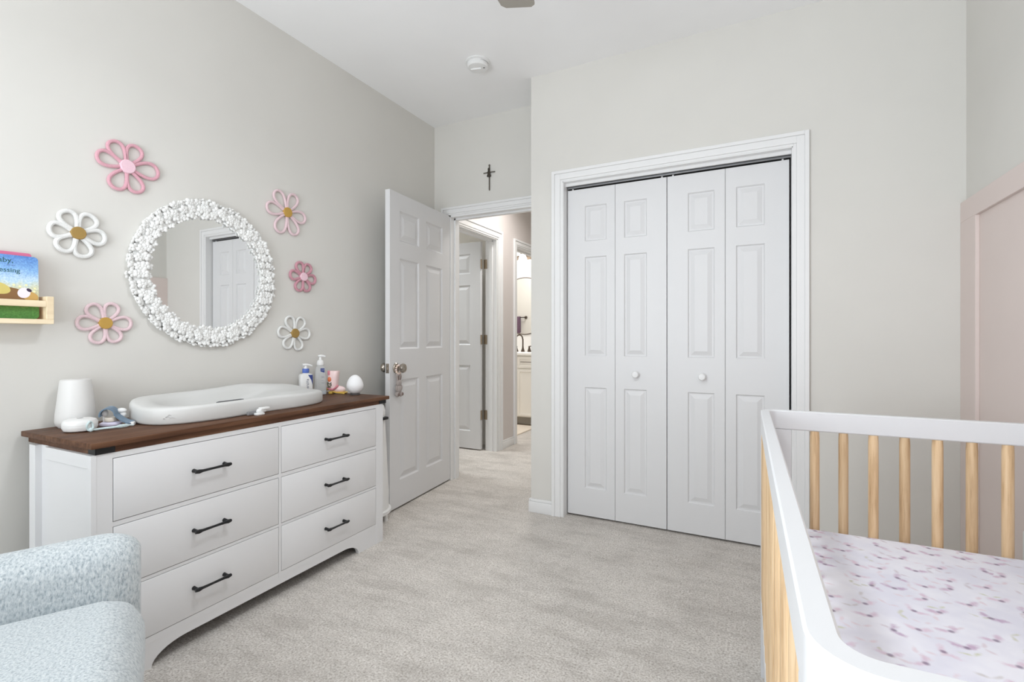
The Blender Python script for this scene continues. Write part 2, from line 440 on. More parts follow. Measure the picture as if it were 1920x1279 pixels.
def base_prof(bm, p, q, nx, ny, h=.085, t=.013):
    """baseboard from p to q standing t off the wall toward (nx,ny)"""
    (x0, y0), (x1, y1) = p, q
    for a, zz0, zz1 in ((t, 0, h - .018), (t * .6, h - .018, h)):
        lo = (min(x0, x1, x0 + nx * a, x1 + nx * a), min(y0, y1, y0 + ny * a, y1 + ny * a), zz0)
        hi = (max(x0, x1, x0 + nx * a, x1 + nx * a), max(y0, y1, y0 + ny * a, y1 + ny * a), zz1)
        box(bm, lo, hi, .003, 2)
bm = bmesh.new(); base_prof(bm, (XC - .012, YC), (OL - .07, YC), 0, -1); base_prof(bm, (XC, YC - .012), (XC, YB - .02), -1, 0); base_prof(bm, (OR + .07, YC), (XR - .02, YC), 0, -1)
struct('baseboard_closet', bm, TRIM)
bm = bmesh.new(); base_prof(bm, (XL, YR), (XL, YB - .02), 1, 0)
struct('baseboard_left', bm, TRIM)
bm = bmesh.new(); base_prof(bm, (HX, 4.222), (HX, 4.472), 1, 0)
struct('baseboard_hall', bm, TRIM)

# pink board-and-batten wainscot on the right wall
bm = B(((XR - .006, YR, 0), (XR, YC, 1.69)))
box(bm, (XR - .020, YR, 1.603), (XR - .006, YC, 1.690), .001, 1)
for y in (2.722, 1.85, 0.98, 0.11):
    box(bm, (XR - .020, y - .083, 0.13), (XR - .006, y + .083, 1.603), .001, 1)
box(bm, (XR - .020, YR, 0), (XR - .006, YC, .13), .001, 1)
struct('trim_7', bm, PINK)

# ------------------------------------------------------------------ panel doors
def panel_face(bm, w, h, panels, y, sgn, depth=.006, i1=.010, i2=.020, i3=.036, rise=.004):
    """front face (w x h, x from 0) at plane y facing sgn, with raised panels"""
    xs = sorted({0, w} | {p[0] for p in panels} | {p[1] for p in panels})
    zs = sorted({0, h} | {p[2] for p in panels} | {p[3] for p in panels})
    def V(x, z, d): return bm.verts.new((x, y - sgn * d, z))
    for a, b in zip(xs, xs[1:]):
        for c, d in zip(zs, zs[1:]):
            if any(abs(p[0] - a) < 1e-6 and abs(p[1] - b) < 1e-6 and abs(p[2] - c) < 1e-6 and abs(p[3] - d) < 1e-6 for p in panels):
                rings = []
                for ins, dep in ((0, 0), (i1, depth), (i2, depth), (i3, depth - rise)):
                    rings.append([V(a + ins, c + ins, dep), V(b - ins, c + ins, dep), V(b - ins, d - ins, dep), V(a + ins, d - ins, dep)])
                for r0, r1 in zip(rings, rings[1:]):
                    for k in range(4): bm.faces.new((r0[k], r0[(k + 1) % 4], r1[(k + 1) % 4], r1[k]))
                bm.faces.new(rings[-1])
            else:
                bm.faces.new((V(a, c, 0), V(b, c, 0), V(b, d, 0), V(a, d, 0)))

def panel_slab(w, h, t, panels, both=True, **kw):
    bm = bmesh.new()
    panel_face(bm, w, h, panels, 0, -1, **kw)
    if both: panel_face(bm, w, h, panels, t, 1, **kw)
    else:
        bm.faces.new([bm.verts.new(p) for p in ((0, t, 0), (w, t, 0), (w, t, h), (0, t, h))])
    for q in (((0, 0, 0), (0, t, 0), (0, t, h), (0, 0, h)), ((w, 0, 0), (w, t, 0), (w, t, h), (w, 0, h)), ((0, 0, 0), (w, 0, 0), (w, t, 0), (0, t, 0)), ((0, 0, h), (w, 0, h), (w, t, h), (0, t, h))):
        bm.faces.new([bm.verts.new(p) for p in q])
    bmesh.ops.remove_doubles(bm, verts=bm.verts[:], dist=1e-5)
    return bm

def knob_bm(d=1.0):
    """round knob standing along -y"""
    bm = bmesh.new(); M = Matrix.Rotation(R(90), 4, 'X')
    lathe(bm, [(0, 0), (.032, 0), (.033, .004), (.028, .010), (.012, .013), (.011, .030), (.018, .036), (.027, .044), (.030, .054), (.027, .064), (.016, .071), (0, .073)], 28, M)
    return bm

# closet bifolds: leaf x boundaries measured on the door face plane
FY = 2.860; TL = .030; LZ0, LZ1 = .012, 2.008
lx = [-1.0655, -.7669, -.4688, -.1668, .1338]; cgap = .0022
rows = [(.181, .796), (.987, 1.590), (1.686, 1.902)]
def leaf(x0, x1, wide_left, parent):
    wd = x1 - x0 - .002
    if abs(x1 - lx[2]) < 1e-6: wd -= cgap
    st = (.110, .052) if wide_left else (.052, .110)
    pans = [(st[0], wd - st[1], a - LZ0, b - LZ0) for a, b in rows]
    bm = panel_slab(wd, LZ1 - LZ0, TL, pans, both=False, depth=.008, i1=.006, i2=.013, i3=.036, rise=.008)
    return link('leaf', bm, DOORM, parent, loc=(x0 + .001, FY, LZ0), ang=7)
def small_knob(x, parent):
    bm = bmesh.new(); lathe(bm, [(0, 0), (.012, 0), (.010, .010), (.018, .018), (.020, .025), (.016, .032), (0, .034)], 24, Matrix.Rotation(R(90), 4, 'X'))
    return link('knob', bm, TRIM, parent, loc=(x, FY + .0005, .884))
for k, (i, kx, lab) in enumerate(((0, -.6433, 'left'), (2, -.2823, 'right'))):
    d = bpy.data.objects.new('door_%d' % (k + 1), None); COL.objects.link(d); d['kind'] = 'structure'
    leaf(lx[i], lx[i + 1], True, d); leaf(lx[i + 1], lx[i + 2], False, d); small_knob(kx, d)
    for px_ in ((lx[i] + .03, lx[i + 2] - .03)):
        bm = bmesh.new(); lathe(bm, [(.005, LZ1 - .002), (.005, 2.018)], 10, Matrix.Translation((px_, FY + .014, 0))); link('pivot_pin', bm, PLAST, d)
struct('trim_8', B(((OL + .004, FY, 2.018), (OR - .004, FY + .03, 2.030)), bev=.001, seg=1), TRACK)

# open bedroom door
P6 = lambda w_, h_, off: [(a, b, c - off, d - off) for a, b in ((.105, .345), (.437, .655)) for c, d in ((.175, .832), (1.020, 1.612), (1.718, 1.920))]
dw = .760
ang = math.atan2(2.388 - 3.146, -2.061 + 2.125)
d3 = bpy.data.objects.new('door_3', None); COL.objects.link(d3); d3['kind'] = 'structure'
d3.location = (-2.124, 3.128, .012); d3.rotation_euler = (0, 0, ang)
# local x runs from hinge to latch edge; local +y is the face seen from the room
pans = [(a, b, c, d) for a, b in ((.115, .340), (.430, .655)) for c, d in ((.170, .815), (1.012, 1.598), (1.708, 1.905))]
bm = panel_slab(dw, 2.015, .035, pans, both=True, depth=.010, i1=.010, i2=.018, i3=.046, rise=.009)
bmesh.ops.translate(bm, verts=bm.verts[:], vec=(0, -.035, 0))
link('slab', bm, DOORM, d3, ang=7)
kz = .905 - .012; kx = dw - .062
k1 = link('door_knob', knob_bm(), NICKEL, d3, loc=(kx, .0005, kz), rot=(0, 0, PI))
k2 = link('door_knob', knob_bm(), NICKEL, d3, loc=(kx, -.0355, kz))
link('latch_plate', B(((dw - .001, -.030, kz - .030), (dw + .002, -.006, kz + .030)), ((dw + .002, -.023, kz - .009), (dw + .010, -.013, kz + .009)), bev=.001, seg=1), NICKEL, d3)

# hall side-room door, opened into that room
d4 = bpy.data.objects.new('door_4', None); COL.objects.link(d4); d4['kind'] = 'structure'
d4.location = (-2.412, 4.072, .012); d4.rotation_euler = (0, 0, PI)
# local x from hinge edge leftwards; local -y faces +y in world, so visible face is local +y
bm = panel_slab(.76, 2.015, .035, pans, both=True, depth=.010, i1=.010, i2=.018, i3=.046, rise=.009)
link('slab', bm, DOORM, d4, ang=7, loc=(0, -.035, 0))
for z in (1.81, 1.077, .345):
    bm = B(((-.004, -.031, z - .057), (-.0005, -.001, z + .033)), bev=.001, seg=1)
    lathe(bm, [(.0075, z - .057), (.0075, z + .033)], 12, Matrix.Translation((-.010, .004, 0)))
    box(bm, (-.040, -.0385, z - .057), (-.012, -.0365, z + .033))
    bm2 = bmesh.new()
    box(bm2, (-.003, -.032, z - .057), (-.0002, -.002, z + .033), .0008, 1)
    lathe(bm2, [(.0085, z - .057), (.0085, z + .033)], 12, Matrix.Translation((-.006, -.004, 0)))
    box(bm2, (-.052, -.0395, z - .057), (-.014, -.0375, z + .033), .0008, 1)
    bm.free(); link('hinge', bm2, HINGE, d4)

# ------------------------------------------------------------------ dresser
DRZ = R(90.8); DO = (-1.790, 0.7336, 0)
def dl(u, v, z=0):          # dresser-local to world
    c, s = math.cos(DRZ), math.sin(DRZ); return (DO[0] + c * u - s * v, DO[1] + s * u + c * v, z)
dr = thing('dresser', 'white six drawer dresser with dark wood top along the left wall', 'dresser', DO, DRZ)
TW, TD, TZ = 1.345, .465, .780
WALNUT.node_tree.nodes['Principled BSDF'].inputs['Specular IOR Level'].default_value = .22
link('top', B(((0, 0, TZ - .018), (TW, TD, TZ)), bev=.002), WALNUT, dr)
link('apron_band', B(((.016, .012, .741), (TW - .020, TD - .01, TZ - .018)), bev=.001, seg=1), WALNUT, dr)
for k, x in enumerate((.014, TW - .018)):
    s = 1 if k == 0 else -1
    a, b = sorted((x, x + s * .052)); c, d = sorted((x, x + s * .003))
    link('corner_bracket', B(((a, .0085, .742), (b, .0125, TZ - .0185)), ((c, .0085, .742), (d, .052, TZ - .0185)), bev=.0008, seg=1), BLACK, dr)
BL, BRR, BT = .018, 1.306, .741
U = (.063, .656, .672, 1.250)          # column edges
Zr = [(.525, .721), (.313, .506), (.109, .298)]
fr = .013; gw = .0022
bm = bmesh.new()
# posts, rails and muntin, leaving the drawer openings free
box(bm, (BL, fr, 0), (U[0] - gw, .40, BT)); box(bm, (U[3] + gw, fr, 0), (BRR, .40, BT)); box(bm, (U[1] + gw, fr, .085), (U[2] - gw, .38, BT))
zz = [BT] + [v for p in Zr for v in (p[1], p[0])] + [.085]
for a, b in ((U[0], U[1]), (U[2], U[3])):
    for t_, b_ in ((zz[0], zz[1] + gw), (zz[2] - gw, zz[3] + gw), (zz[4] - gw, zz[5] + gw), (zz[6] - gw, zz[7])):
        box(bm, (a - gw, fr + .001, b_), (b + gw, .05, t_))
box(bm, (U[0] - gw, .36, .085), (U[3] + gw, .38, BT))
link('carcass', bm, DRESS, dr)
link('back_board', B(((U[0] - gw, .05, .085), (U[3] + gw, .06, BT - .002))), GAP, dr)  # grey sheet close behind the drawer fronts, coloured as the shade in their gaps
# side panel details facing the camera (left end)
link('side_panel', B(((BL - .009, .032, .05), (BL + .001, .270, .7005)), ((BL - .014, .032, .7005), (BL + .001, .308, BT)), bev=.0006, seg=1), DRESS, dr)
link('side_stile', B(((BL - .014, .012, 0), (BL + .001, .0318, BT)), bev=.0006, seg=1), DRESS, dr)
link('side_stile', B(((BL - .018, .362, 0), (BL + .001, .402, BT)), bev=.0006, seg=1), DRESS, dr)
# scalloped apron
pts = [(U[0] - gw, .0845), (U[0] - gw, 0), (.172, 0)]
def arc(p0, p1, flip, n=8):
    out = []
    for i in range(1, n + 1):
        t = i / n; s = (math.sin(t * PI / 2), 1 - math.cos(t * PI / 2))
        x = p0[0] + (p1[0] - p0[0]) * (s[1] if flip else s[0]); z = p0[1] + (p1[1] - p0[1]) * (s[0] if flip else s[1])
        out.append((x, z))
    return out
pts += arc((.172, 0), (.285, .055), True)
pts += [(1.03, .055)]
pts += arc((1.03, .055), (1.128, 0), False)
pts += [(U[3] + gw, 0), (U[3] + gw, .0845)]
bm = bmesh.new(); prism(bm, pts, fr + .002, fr + .022, 'y'); link('scalloped_apron', bm, DRESS, dr, ang=25)

def pull(parent, uc, zc, L=.132):
    bm = bmesh.new(); r = .0042
    P_ = [(uc - L / 2, 0), (uc - L / 2 + .012, -.024), (uc, -.030), (uc + L / 2 - .012, -.024), (uc + L / 2, 0)]
    tube(bm, [(uc - L / 2, -.026, zc), (uc - L / 2 + .012, -.0275, zc), (uc - L / 2 + .026, -.027, zc), (uc, -.027, zc), (uc + L / 2 - .026, -.027, zc), (uc + L / 2 - .012, -.0275, zc), (uc + L / 2, -.026, zc)],
         [.0055, .0075, .0050, .0042, .0050, .0075, .0055], 10)
    for s in (-1, 1):
        x = uc + s * (L / 2 - .010)
        M = Matrix.Translation((x, 0, zc)) @ Matrix.Rotation(R(90), 4, 'X')
        lathe(bm, [(.0075, -.0002), (.0065, .004), (.0055, .026)], 12, M)
    return link('handle', bm, BLACK, parent)
for a, b in ((U[0], U[1]), (U[2], U[3])):
    for z0, z1 in Zr:
        d = link('drawer', B(((a, fr - .001, z0), (b, fr + .019, z1)), bev=.0012), DRESS, dr)
        h = pull(d, (a + b) / 2 + .004, (z0 + z1) / 2); h.location = (0, fr - .001, 0)

# ------------------------------------------------------------------ things on the dresser
def on(u, v, z=TZ): return dl(u, v, z)

p = on(.129, .41)
nl = thing('night_light', 'tall tapered white night light on the near end of the dresser top', 'lamp', p)
bm = bmesh.new(); lathe(bm, [(0, .004), (.050, .004), (.055, .010), (.0575, .022), (.0565, .045), (.0445, .162), (.0425, .168), (.039, .1705), (.020, .171), (0, .171)], 48)
link('shade', bm, simple('frosted_white_shade', (216, 215, 213), 0.45), nl)
bm = bmesh.new(); lathe(bm, [(0, 0), (.047, 0), (.049, .0045), (0, .0045)], 40); link('base', bm, simple('grey_base', (190, 188, 186), 0.5), nl)

p = on(.090, .285)
sm = thing('sound_machine', 'flat round white sound machine with a cord tied to its front', 'sound machine', p, DRZ - R(6)); sm.scale = (1.03, 1.03, 1.22)
bm = bmesh.new(); lathe(bm, [(0, 0), (.030, 0), (.042, .004), (.0465, .012), (.0462, .017)], 40); link('lower_shell', bm, PLAST, sm)
bm = bmesh.new(); lathe(bm, [(.0455, .017), (.0455, .0185), (.0465, .0188), (.046, .026), (.042, .032), (.032, .0355), (.012, .036), (0, .0358)], 40); link('upper_shell', bm, PLAST, sm)
bm = bmesh.new(); lathe(bm, [(0, .0358), (.004, .0360), (.004, .0366), (0, .0367)], 16); bmesh.ops.scale(bm, vec=(2.2, 1, 1), verts=bm.verts[:]); link('button', bm, GAP, sm)
CORD = yarn('pale_aqua_cord', (206, 224, 226))
bm = bmesh.new()
tube(bm, [(.012 + .008 * math.cos(t), -.047 + .003 * math.sin(2 * t), .016 + .012 * math.sin(t)) for t in [2 * PI * i / 14 for i in range(14)]], .0032, 8, closed=True)
ell(bm, (.014, -.050, .006), (.007, .006, .006))
pts = [(.016 + .0, -.051, .006)]
for i in range(1, 12):
    t = i / 11; pts.append((.016 + t * .118, -.051 + .004 * math.sin(t * 9) + .002 * t, .004 + .006 * t * (1 - t)))
tube(bm, pts, [.003 + (.0022 if 7 <= i <= 9 else 0) - (.0018 if i > 9 else 0) for i in range(12)], 8)
link('cord', bm, CORD, sm)

# blue strap with white plastic clip, lying beside the sound machine
p = on(.186, .300)
sp = thing('pacifier_clip', 'slate blue folded strap with white plastic clip beside the sound machine', 'pacifier clip', p, DRZ - R(38)); sp.scale = (1.1, 1.1, 1.2)
SLATE = yarn('slate_blue_webbing', (104, 126, 146))
def ribbon(bm, path, wvec, th):
    """strip of width vector wvec following path, thickness th along the path normal"""
    wv = Vector(wvec); rings = []
    for i, q in enumerate(path):
        q = Vector(q); t = Vector(path[min(i + 1, len(path) - 1)]) - Vector(path[max(i - 1, 0)])
        n = t.cross(wv).normalized() * th / 2
        rings.append([bm.verts.new(q + wv / 2 + n), bm.verts.new(q - wv / 2 + n), bm.verts.new(q - wv / 2 - n), bm.verts.new(q + wv / 2 - n)])
    for a, b in zip(rings, rings[1:]):
        for k in range(4): bm.faces.new((a[k], a[(k + 1) % 4], b[(k + 1) % 4], b[k]))
    bm.faces.new(rings[0]); bm.faces.new(list(reversed(rings[-1])))
bm = bmesh.new()
path = [(-.022 + .0, -.004, .030)] + [(-.004 - .020 * math.cos(t), -.004, .034 + .020 * math.sin(t)) for t in [PI * i / 10 for i in range(0, 11)]] + [(.022, -.006, .028), (.034, -.010, .018), (.050, -.014, .010), (.062, -.016, .008)]
path = [(x, y, z + .002) for x, y, z in path]
ribbon(bm, path, (.004, .030, .004), .0034); link('strap', bm, SLATE, sp, ang=60)
bm = bmesh.new()
lathe(bm, [(0, 0), (.022, 0), (.026, .004), (.026, .009), (.020, .013), (0, .013)], 28); bmesh.ops.scale(bm, vec=(1.15, .8, 1), verts=bm.verts[:]); link('shield', bm, simple('lilac_white_plastic', (226, 222, 244), 0.4), sp)
bm = bmesh.new()
lathe(bm, [(.010, .013), (.016, .015), (.017, .022), (.0155, .026), (.011, .027), (.0095, .020), (.010, .013)], 24, caps=False); link('ring', bm, simple('cream_plastic', (222, 214, 202), 0.5), sp)
bm = bmesh.new(); ell(bm, (-.018, .006, .040), (.011, .010, .012)); tube(bm, [(-.018, .006, .005), (-.018, .006, .032)], .004, 8); link('clip_jaw', bm, PLAST, sp)
bm = bmesh.new(); ell(bm, (.026, .012, .044), (.014, .009, .008)); ell(bm, (.028, .014, .032), (.010, .008, .010)); tube(bm, [(.028, .014, .006), (.028, .014, .030)], .005, 8); link('clip_lever', bm, PLAST, sp)
bm = bmesh.new(); box(bm, (.056, -.030, .0), (.068, -.004, .012), .003); link('end_tab', bm, PLAST, sp)

# contoured changing pad: superellipse plan, raised rims
pad = thing('changing_pad', 'pale grey contoured foam changing pad on the dresser top', 'changing pad', on(.640, .245), DRZ)
bm = bmesh.new(); NR, NA = 15, 72; a_, b_ = .395, .175
def plan(t, k=1.0):
    c, s = math.cos(t), math.sin(t); e = 2 / 3.2
    x = a_ * math.copysign(abs(c) ** e, c); y = b_ * math.copysign(abs(s) ** e, s)
    y *= 1 - .10 * math.exp(-((x + .02) / .16) ** 2)
    return x * k, y * k
def htop(x, y, k):
    edge = max(0.0, min(1.0, (k - .60) / .24)); edge = edge * edge * (3 - 2 * edge)
    rim = (.064 if y < 0 else .064 + .024 * min(1, y / .12)) + .012 * math.exp(-((x - .12) / .14) ** 2) * max(0, min(1, .5 + y / .2))
    rim -= .006 * max(0, min(1, (x - .1) / .25))
    t_ = max(0, min(1, (x - .02) / .22)); t_ = t_ * t_ * (3 - 2 * t_)
    dish = .016 + .046 * t_ + .016 * max(0, min(1, -(x + .26) / .14))
    return dish + (rim - dish) * edge
lay = []
for j in range(NR):
    k = j / (NR - 1) * .955
    lay.append([(*plan(2 * PI * i / NA, k), k) for i in range(NA)])
cv = bm.verts.new((0, 0, htop(0, 0, 0))); rings = []
for j in range(1, NR): rings.append([bm.verts.new((x, y, htop(x, y, k))) for x, y, k in lay[j]])
for k, dz in ((.985, -.004), (.998, -.012), (1.0, -.028)):
    rings.append([bm.verts.new((*plan(2 * PI * i / NA, k), htop(*plan(2 * PI * i / NA, 1), 1) + dz)) for i in range(NA)])
for k, z in ((1.0, .008), (.985, .002), (.95, 0.0)):
    rings.append([bm.verts.new((*plan(2 * PI * i / NA, k), z)) for i in range(NA)])
for i in range(NA): bm.faces.new((cv, rings[0][i], rings[0][(i + 1) % NA]))
for r0, r1 in zip(rings, rings[1:]):
    for i in range(NA): bm.faces.new((r0[i], r1[i], r1[(i + 1) % NA], r0[(i + 1) % NA]))
bm.faces.new(list(reversed(rings[-1])))
PADM = simple('pale_grey_foam', (208, 208, 206), 0.5)
link('pad_body', bm, PADM, pad, ang=60)
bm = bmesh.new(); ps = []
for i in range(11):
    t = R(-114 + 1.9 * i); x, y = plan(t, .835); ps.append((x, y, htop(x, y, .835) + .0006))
tube(bm, ps, [.0012] + [.0032] * 9 + [.0012], 8); link('belt', bm, simple('charcoal_webbing', (92, 92, 94), .7), pad)  # dark line standing in for the shade in the front rim's groove
bm = bmesh.new()
box(bm, (-.090, -.188, .002), (-.020, -.176, .016), .003); link('strap_slot', bm, simple('grey_slot', (126, 126, 128), 0.7), pad)
bm = bmesh.new()
box(bm, (-.068, -.215, .0005), (-.034, -.190, .010), .003); box(bm, (-.058, -.205, .010), (-.020, -.190, .020), .003); box(bm, (-.046, -.210, .020), (-.006, -.188, .030), .003)
box(bm, (-.052, -.200, .006), (-.030, -.186, .024), .002)
link('buckle', bm, PLAST, pad)
bm = bmesh.new()
for a0, z0, l in ((-2.62, .030, .018), (-2.58, .036, .014), (-2.55, .026, .022), (-2.66, .024, .010)):
    q = [plan(a0 + dd, 1.003) for dd in (0, l * 2, l * 4)]
    tube(bm, [(q[0][0], q[0][1], z0), (q[1][0], q[1][1], z0 + .003), (q[2][0], q[2][1], z0)], .0009, 6)
link('embossed_mark', bm, simple('grey_mark', (188, 188, 188), 0.6), pad)

# pump bottles
BLUE = simple('royal_blue_plastic', (86, 112, 190), 0.35); NAVY = simple('navy_print', (52, 66, 128), 0.5); GREYP = simple('grey_print', (140, 142, 150), 0.6); SLP = simple('slate_print', (92, 96, 120), 0.6)
p = on(1.143, .412)
bt = thing('lotion_bottle', 'opaque white pump lotion bottle with blue collar on the dresser', 'lotion bottle', p, R(66))
def rrect(wx, wy, r, n=6):
    out = []
    for cx, cy, a0 in ((wx - r, wy - r, 0), (-wx + r, wy - r, 90), (-wx + r, -wy + r, 180), (wx - r, -wy + r, 270)):
        for i in range(n + 1):
            a = R(a0 + 90 * i / n); out.append((cx + r * math.cos(a), cy + r * math.sin(a)))
    return out
def loft(bm, secs):
    rings = []
    for pts, z in secs: rings.append([bm.verts.new((x, y, z)) for x, y in pts])
    for a, b in zip(rings, rings[1:]):
        n = len(a)
        for k in range(n): bm.faces.new((a[k], a[(k + 1) % n], b[(k + 1) % n], b[k]))
    bm.faces.new(list(reversed(rings[0]))); bm.faces.new(rings[-1])
bm = bmesh.new(); loft(bm, [(rrect(.031, .020, .010), 0), (rrect(.0335, .0225, .012), .003), (rrect(.0335, .0225, .012), .112), (rrect(.030, .020, .012), .119), (rrect(.016, .014, .012), .123), (rrect(.013, .013, .012), .128)])
link('bottle_body', bm, PLAST, bt)
bm = bmesh.new(); lathe(bm, [(.0165, .126), (.0175, .128), (.0175, .147), (.0165, .149)], 24); link('collar', bm, BLUE, bt)
bm = bmesh.new(); lathe(bm, [(.010, .149), (.010, .158), (.006, .160), (.006, .164)], 16); tube(bm, [(-.016, 0, .168), (0, 0, .170), (.014, -.003, .169), (.032, -.007, .163)], [.008, .008, .006, .004], 10); link('pump', bm, PLAST, bt)
fy = -.0228
bm = bmesh.new(); prism(bm, [(.006, .115), (.030, .115), (.030, .060), (.022, .088)], fy - .0004, fy, 'y'); link('label_swoosh', bm, NAVY, bt)
text_mesh('CeraVe', .022, SLP, 'label_text', bt, Matrix.Translation((.010, fy, .026)) @ Matrix.Rotation(R(90), 4, 'X') @ Matrix.Rotation(R(90), 4, 'Z'))
bm = bmesh.new()
for z, l in ((.020, .022), (.015, .018), (.010, .020)): box(bm, (-.004, fy - .0004, z), (-.004 + l, fy, z + .002))
box(bm, (.022, fy - .0004, .006), (.028, fy, .022)); link('label_lines', bm, SLP, bt)

p = on(1.226, .392)
cb = thing('wash_bottle', 'tall clear pump bottle with a small navy label on the dresser', 'wash bottle', p, R(60)); cb.scale = (1.0, 1.0, 1.05)
gm, nt, b = new_mat('clear_plastic'); b.inputs['Base Color'].default_value = (.93, .95, .96, 1); b.inputs['Roughness'].default_value = .12; b.inputs['Transmission Weight'].default_value = .75; b.inputs['IOR'].default_value = 1.2
bm = bmesh.new(); loft(bm, [(rrect(.029, .020, .014), 0), (rrect(.032, .023, .016), .004), (rrect(.030, .022, .016), .080), (rrect(.026, .020, .016), .145), (rrect(.018, .017, .015), .153), (rrect(.014, .014, .013), .158)])
link('bottle_body', bm, gm, cb)
bm = bmesh.new(); loft(bm, [(rrect(.0285, .0195, .014), .003), (rrect(.0285, .0195, .014), .018)]); link('gel', bm, simple('pale_gel', (214, 222, 230), 0.3), cb)
bm = bmesh.new(); lathe(bm, [(.019, .156), (.020, .158), (.018, .176), (.014, .182), (.007, .186), (.006, .200)], 24); link('collar', bm, PLAST, cb)
bm = bmesh.new(); tube(bm, [(-.012, 0, .204), (.004, 0, .206), (.016, -.003, .205), (.026, -.005, .202)], [.006, .007, .006, .004], 10); link('pump', bm, PLAST, cb)
bm = bmesh.new(); prism(bm, [(-.004, .140), (.017, .140), (.017, .117), (.010, .119), (-.004, .124)], -.0222, -.0204, 'y'); link('label', bm, NAVY, cb)
text_mesh('mustela', .0056, PLAST, 'label_text', cb, Matrix.Translation((-.0028, -.0224, .130)) @ Matrix.Rotation(R(90), 4, 'X'))
bm = bmesh.new()
for z, l in ((.096, .012), (.090, .014), (.074, .010), (.062, .014)): box(bm, (.002, -.0236, z), (.002 + l, -.0226, z + .002))
link('label_lines', bm, GREYP, cb)

# ceramic cowboy boot
p = on(1.292, .345)
bo = thing('boot_ornament', 'small pink ceramic cowboy boot ornament beside the white egg', 'boot ornament', p, R(20)); bo.scale = (1.2, 1.2, 1.25)
PKC = simple('pale_pink_ceramic', (240, 214, 212), 0.3); YEL = simple('yellow_ceramic', (228, 190, 92), 0.35); ROSEC = simple('rose_ceramic', (206, 128, 142), 0.35); ORC = simple('orange_ceramic', (214, 116, 72), 0.35); GRC = simple('olive_ceramic', (88, 92, 70), 0.4)
bm = bmesh.new()
loft(bm, [([(x * .90 - .012, y) for x, y in rrect(.019, .017, .012)], .020), ([(x - .011, y) for x, y in rrect(.021, .019, .013)], .040), ([(x - .011, y) for x, y in rrect(.023, .020, .013)], .075), ([(x - .010, y) for x, y in rrect(.026, .020, .012)], .100), ([(x - .010, y) for x, y in rrect(.025, .019, .012)], .104)])
ell(bm, (.016, 0, .020), (.034, .016, .016)); ell(bm, (-.008, 0, .024), (.022, .017, .018))
link('boot_body', bm, PKC, bo, ang=50)
bm = bmesh.new(); box(bm, (-.030, -.014, 0), (-.010, .014, .012), .003); prism(bm, [(-.012, .010), (.010, .004), (.050, .001), (.055, .006), (.048, .010), (.010, .010), (-.010, .014)], -.015, .015, 'y'); link('sole', bm, YEL, bo)
bm = bmesh.new(); tube(bm, [(-.034, -.010, .028), (-.022, -.019, .022), (-.004, -.021, .020), (.012, -.019, .030), (.016, -.008, .038)], .0042, 8); link('ankle_strap', bm, ROSEC, bo)
bm = bmesh.new(); box(bm, (-.028, -.0235, .086), (-.018, -.0185, .106), .0015); link('pull_tab', bm, ROSEC, bo)
bm = bmesh.new(); ell(bm, (-.021, -.020, .066), (.0095, .004, .011)); link('painted_flower', bm, ORC, bo)
bm = bmesh.new()
tube(bm, [(-.031, -.018, .052), (-.028, -.020, .040), (-.024, -.0205, .034), (-.012, -.0205, .038), (-.012, -.020, .046)], .0022, 6); tube(bm, [(-.026, -.0205, .050), (-.018, -.0208, .044), (-.011, -.0205, .052)], .0022, 6); tube(bm, [(-.030, -.019, .046), (-.026, -.0205, .030), (-.014, -.0205, .030)], .0022, 6)
link('painted_leaves', bm, GRC, bo)
bm = bmesh.new(); ell(bm, (-.036, -.004, .022), (.007, .010, .008)); link('spur', bm, YEL, bo)

p = on(1.298, .205)
eg = thing('egg_lamp', 'smooth white egg shaped lamp at the far end of the dresser top', 'lamp', p)
bm = bmesh.new(); n = 22
prof = []
for i in range(n + 1):
    t = PI * (.14 + .86 * i / n); z = -math.cos(t); r = math.sin(t)
    r *= 1 - .13 * z if z > 0 else 1.0
    prof.append((.0455 * r, .054 + .0575 * z if z > 0 else .054 + .050 * z))
prof[-1] = (0, prof[-1][1])
lathe(bm, prof, 40); link('shell', bm, simple('matte_white_silicone', (240, 240, 241), 0.55), eg)
bm = bmesh.new(); lathe(bm, [(0, 0), (.026, 0), (.027, .008), (0, .008)], 30); link('base', bm, simple('shadow_grey_base', (84, 80, 80), 0.6), eg)  # small dark grey base under the shell

# ------------------------------------------------------------------ diaper pail behind the dresser end
dp = thing('diaper_pail', 'tall white diaper pail in the gap between dresser and open door', 'diaper pail', (-2.112, 2.226, 0))
bm = bmesh.new(); lathe(bm, [(.128, .075), (.128, .16), (.112, .50), (.106, .60), (.104, .612)], 40); link('bin', bm, PLAST, dp)
bm = bmesh.new(); lathe(bm, [(.112, .060), (.128, .062), (.128, .075), (.112, .076)], 40)
lathe(bm, [(.138, .045), (.142, .050), (.142, .066), (.136, .070), (.05, .070)], 40); link('base', bm, PLAST, dp)
for k in range(4):
    a = R(20 + 90 * k); bm = bmesh.new(); lathe(bm, [(.012, 0), (.012, .046)], 12, Matrix.Translation((.118 * math.cos(a), .118 * math.sin(a), 0))); link('foot', bm, PLAST, dp)
bm = bmesh.new(); lathe(bm, [(.106, .622), (.107, .640), (.103, .668), (.092, .695), (.075, .712), (.05, .722), (0, .726)], 40)
for k in range(10):
    a = 2 * PI * k / 10; tube(bm, [(.1065 * math.cos(a), .1065 * math.sin(a), .650), (.098 * math.cos(a), .098 * math.sin(a), .684), (.075 * math.cos(a), .075 * math.sin(a), .712)], .003, 6)
link('lid', bm, PLAST, dp)
bm = bmesh.new(); lathe(bm, [(.100, .610), (.103, .612), (.103, .622), (.100, .624)], 40); box(bm, (.060, -.030, .606), (.116, .060, .622), .003); link('latch', bm, BLACK, dp)

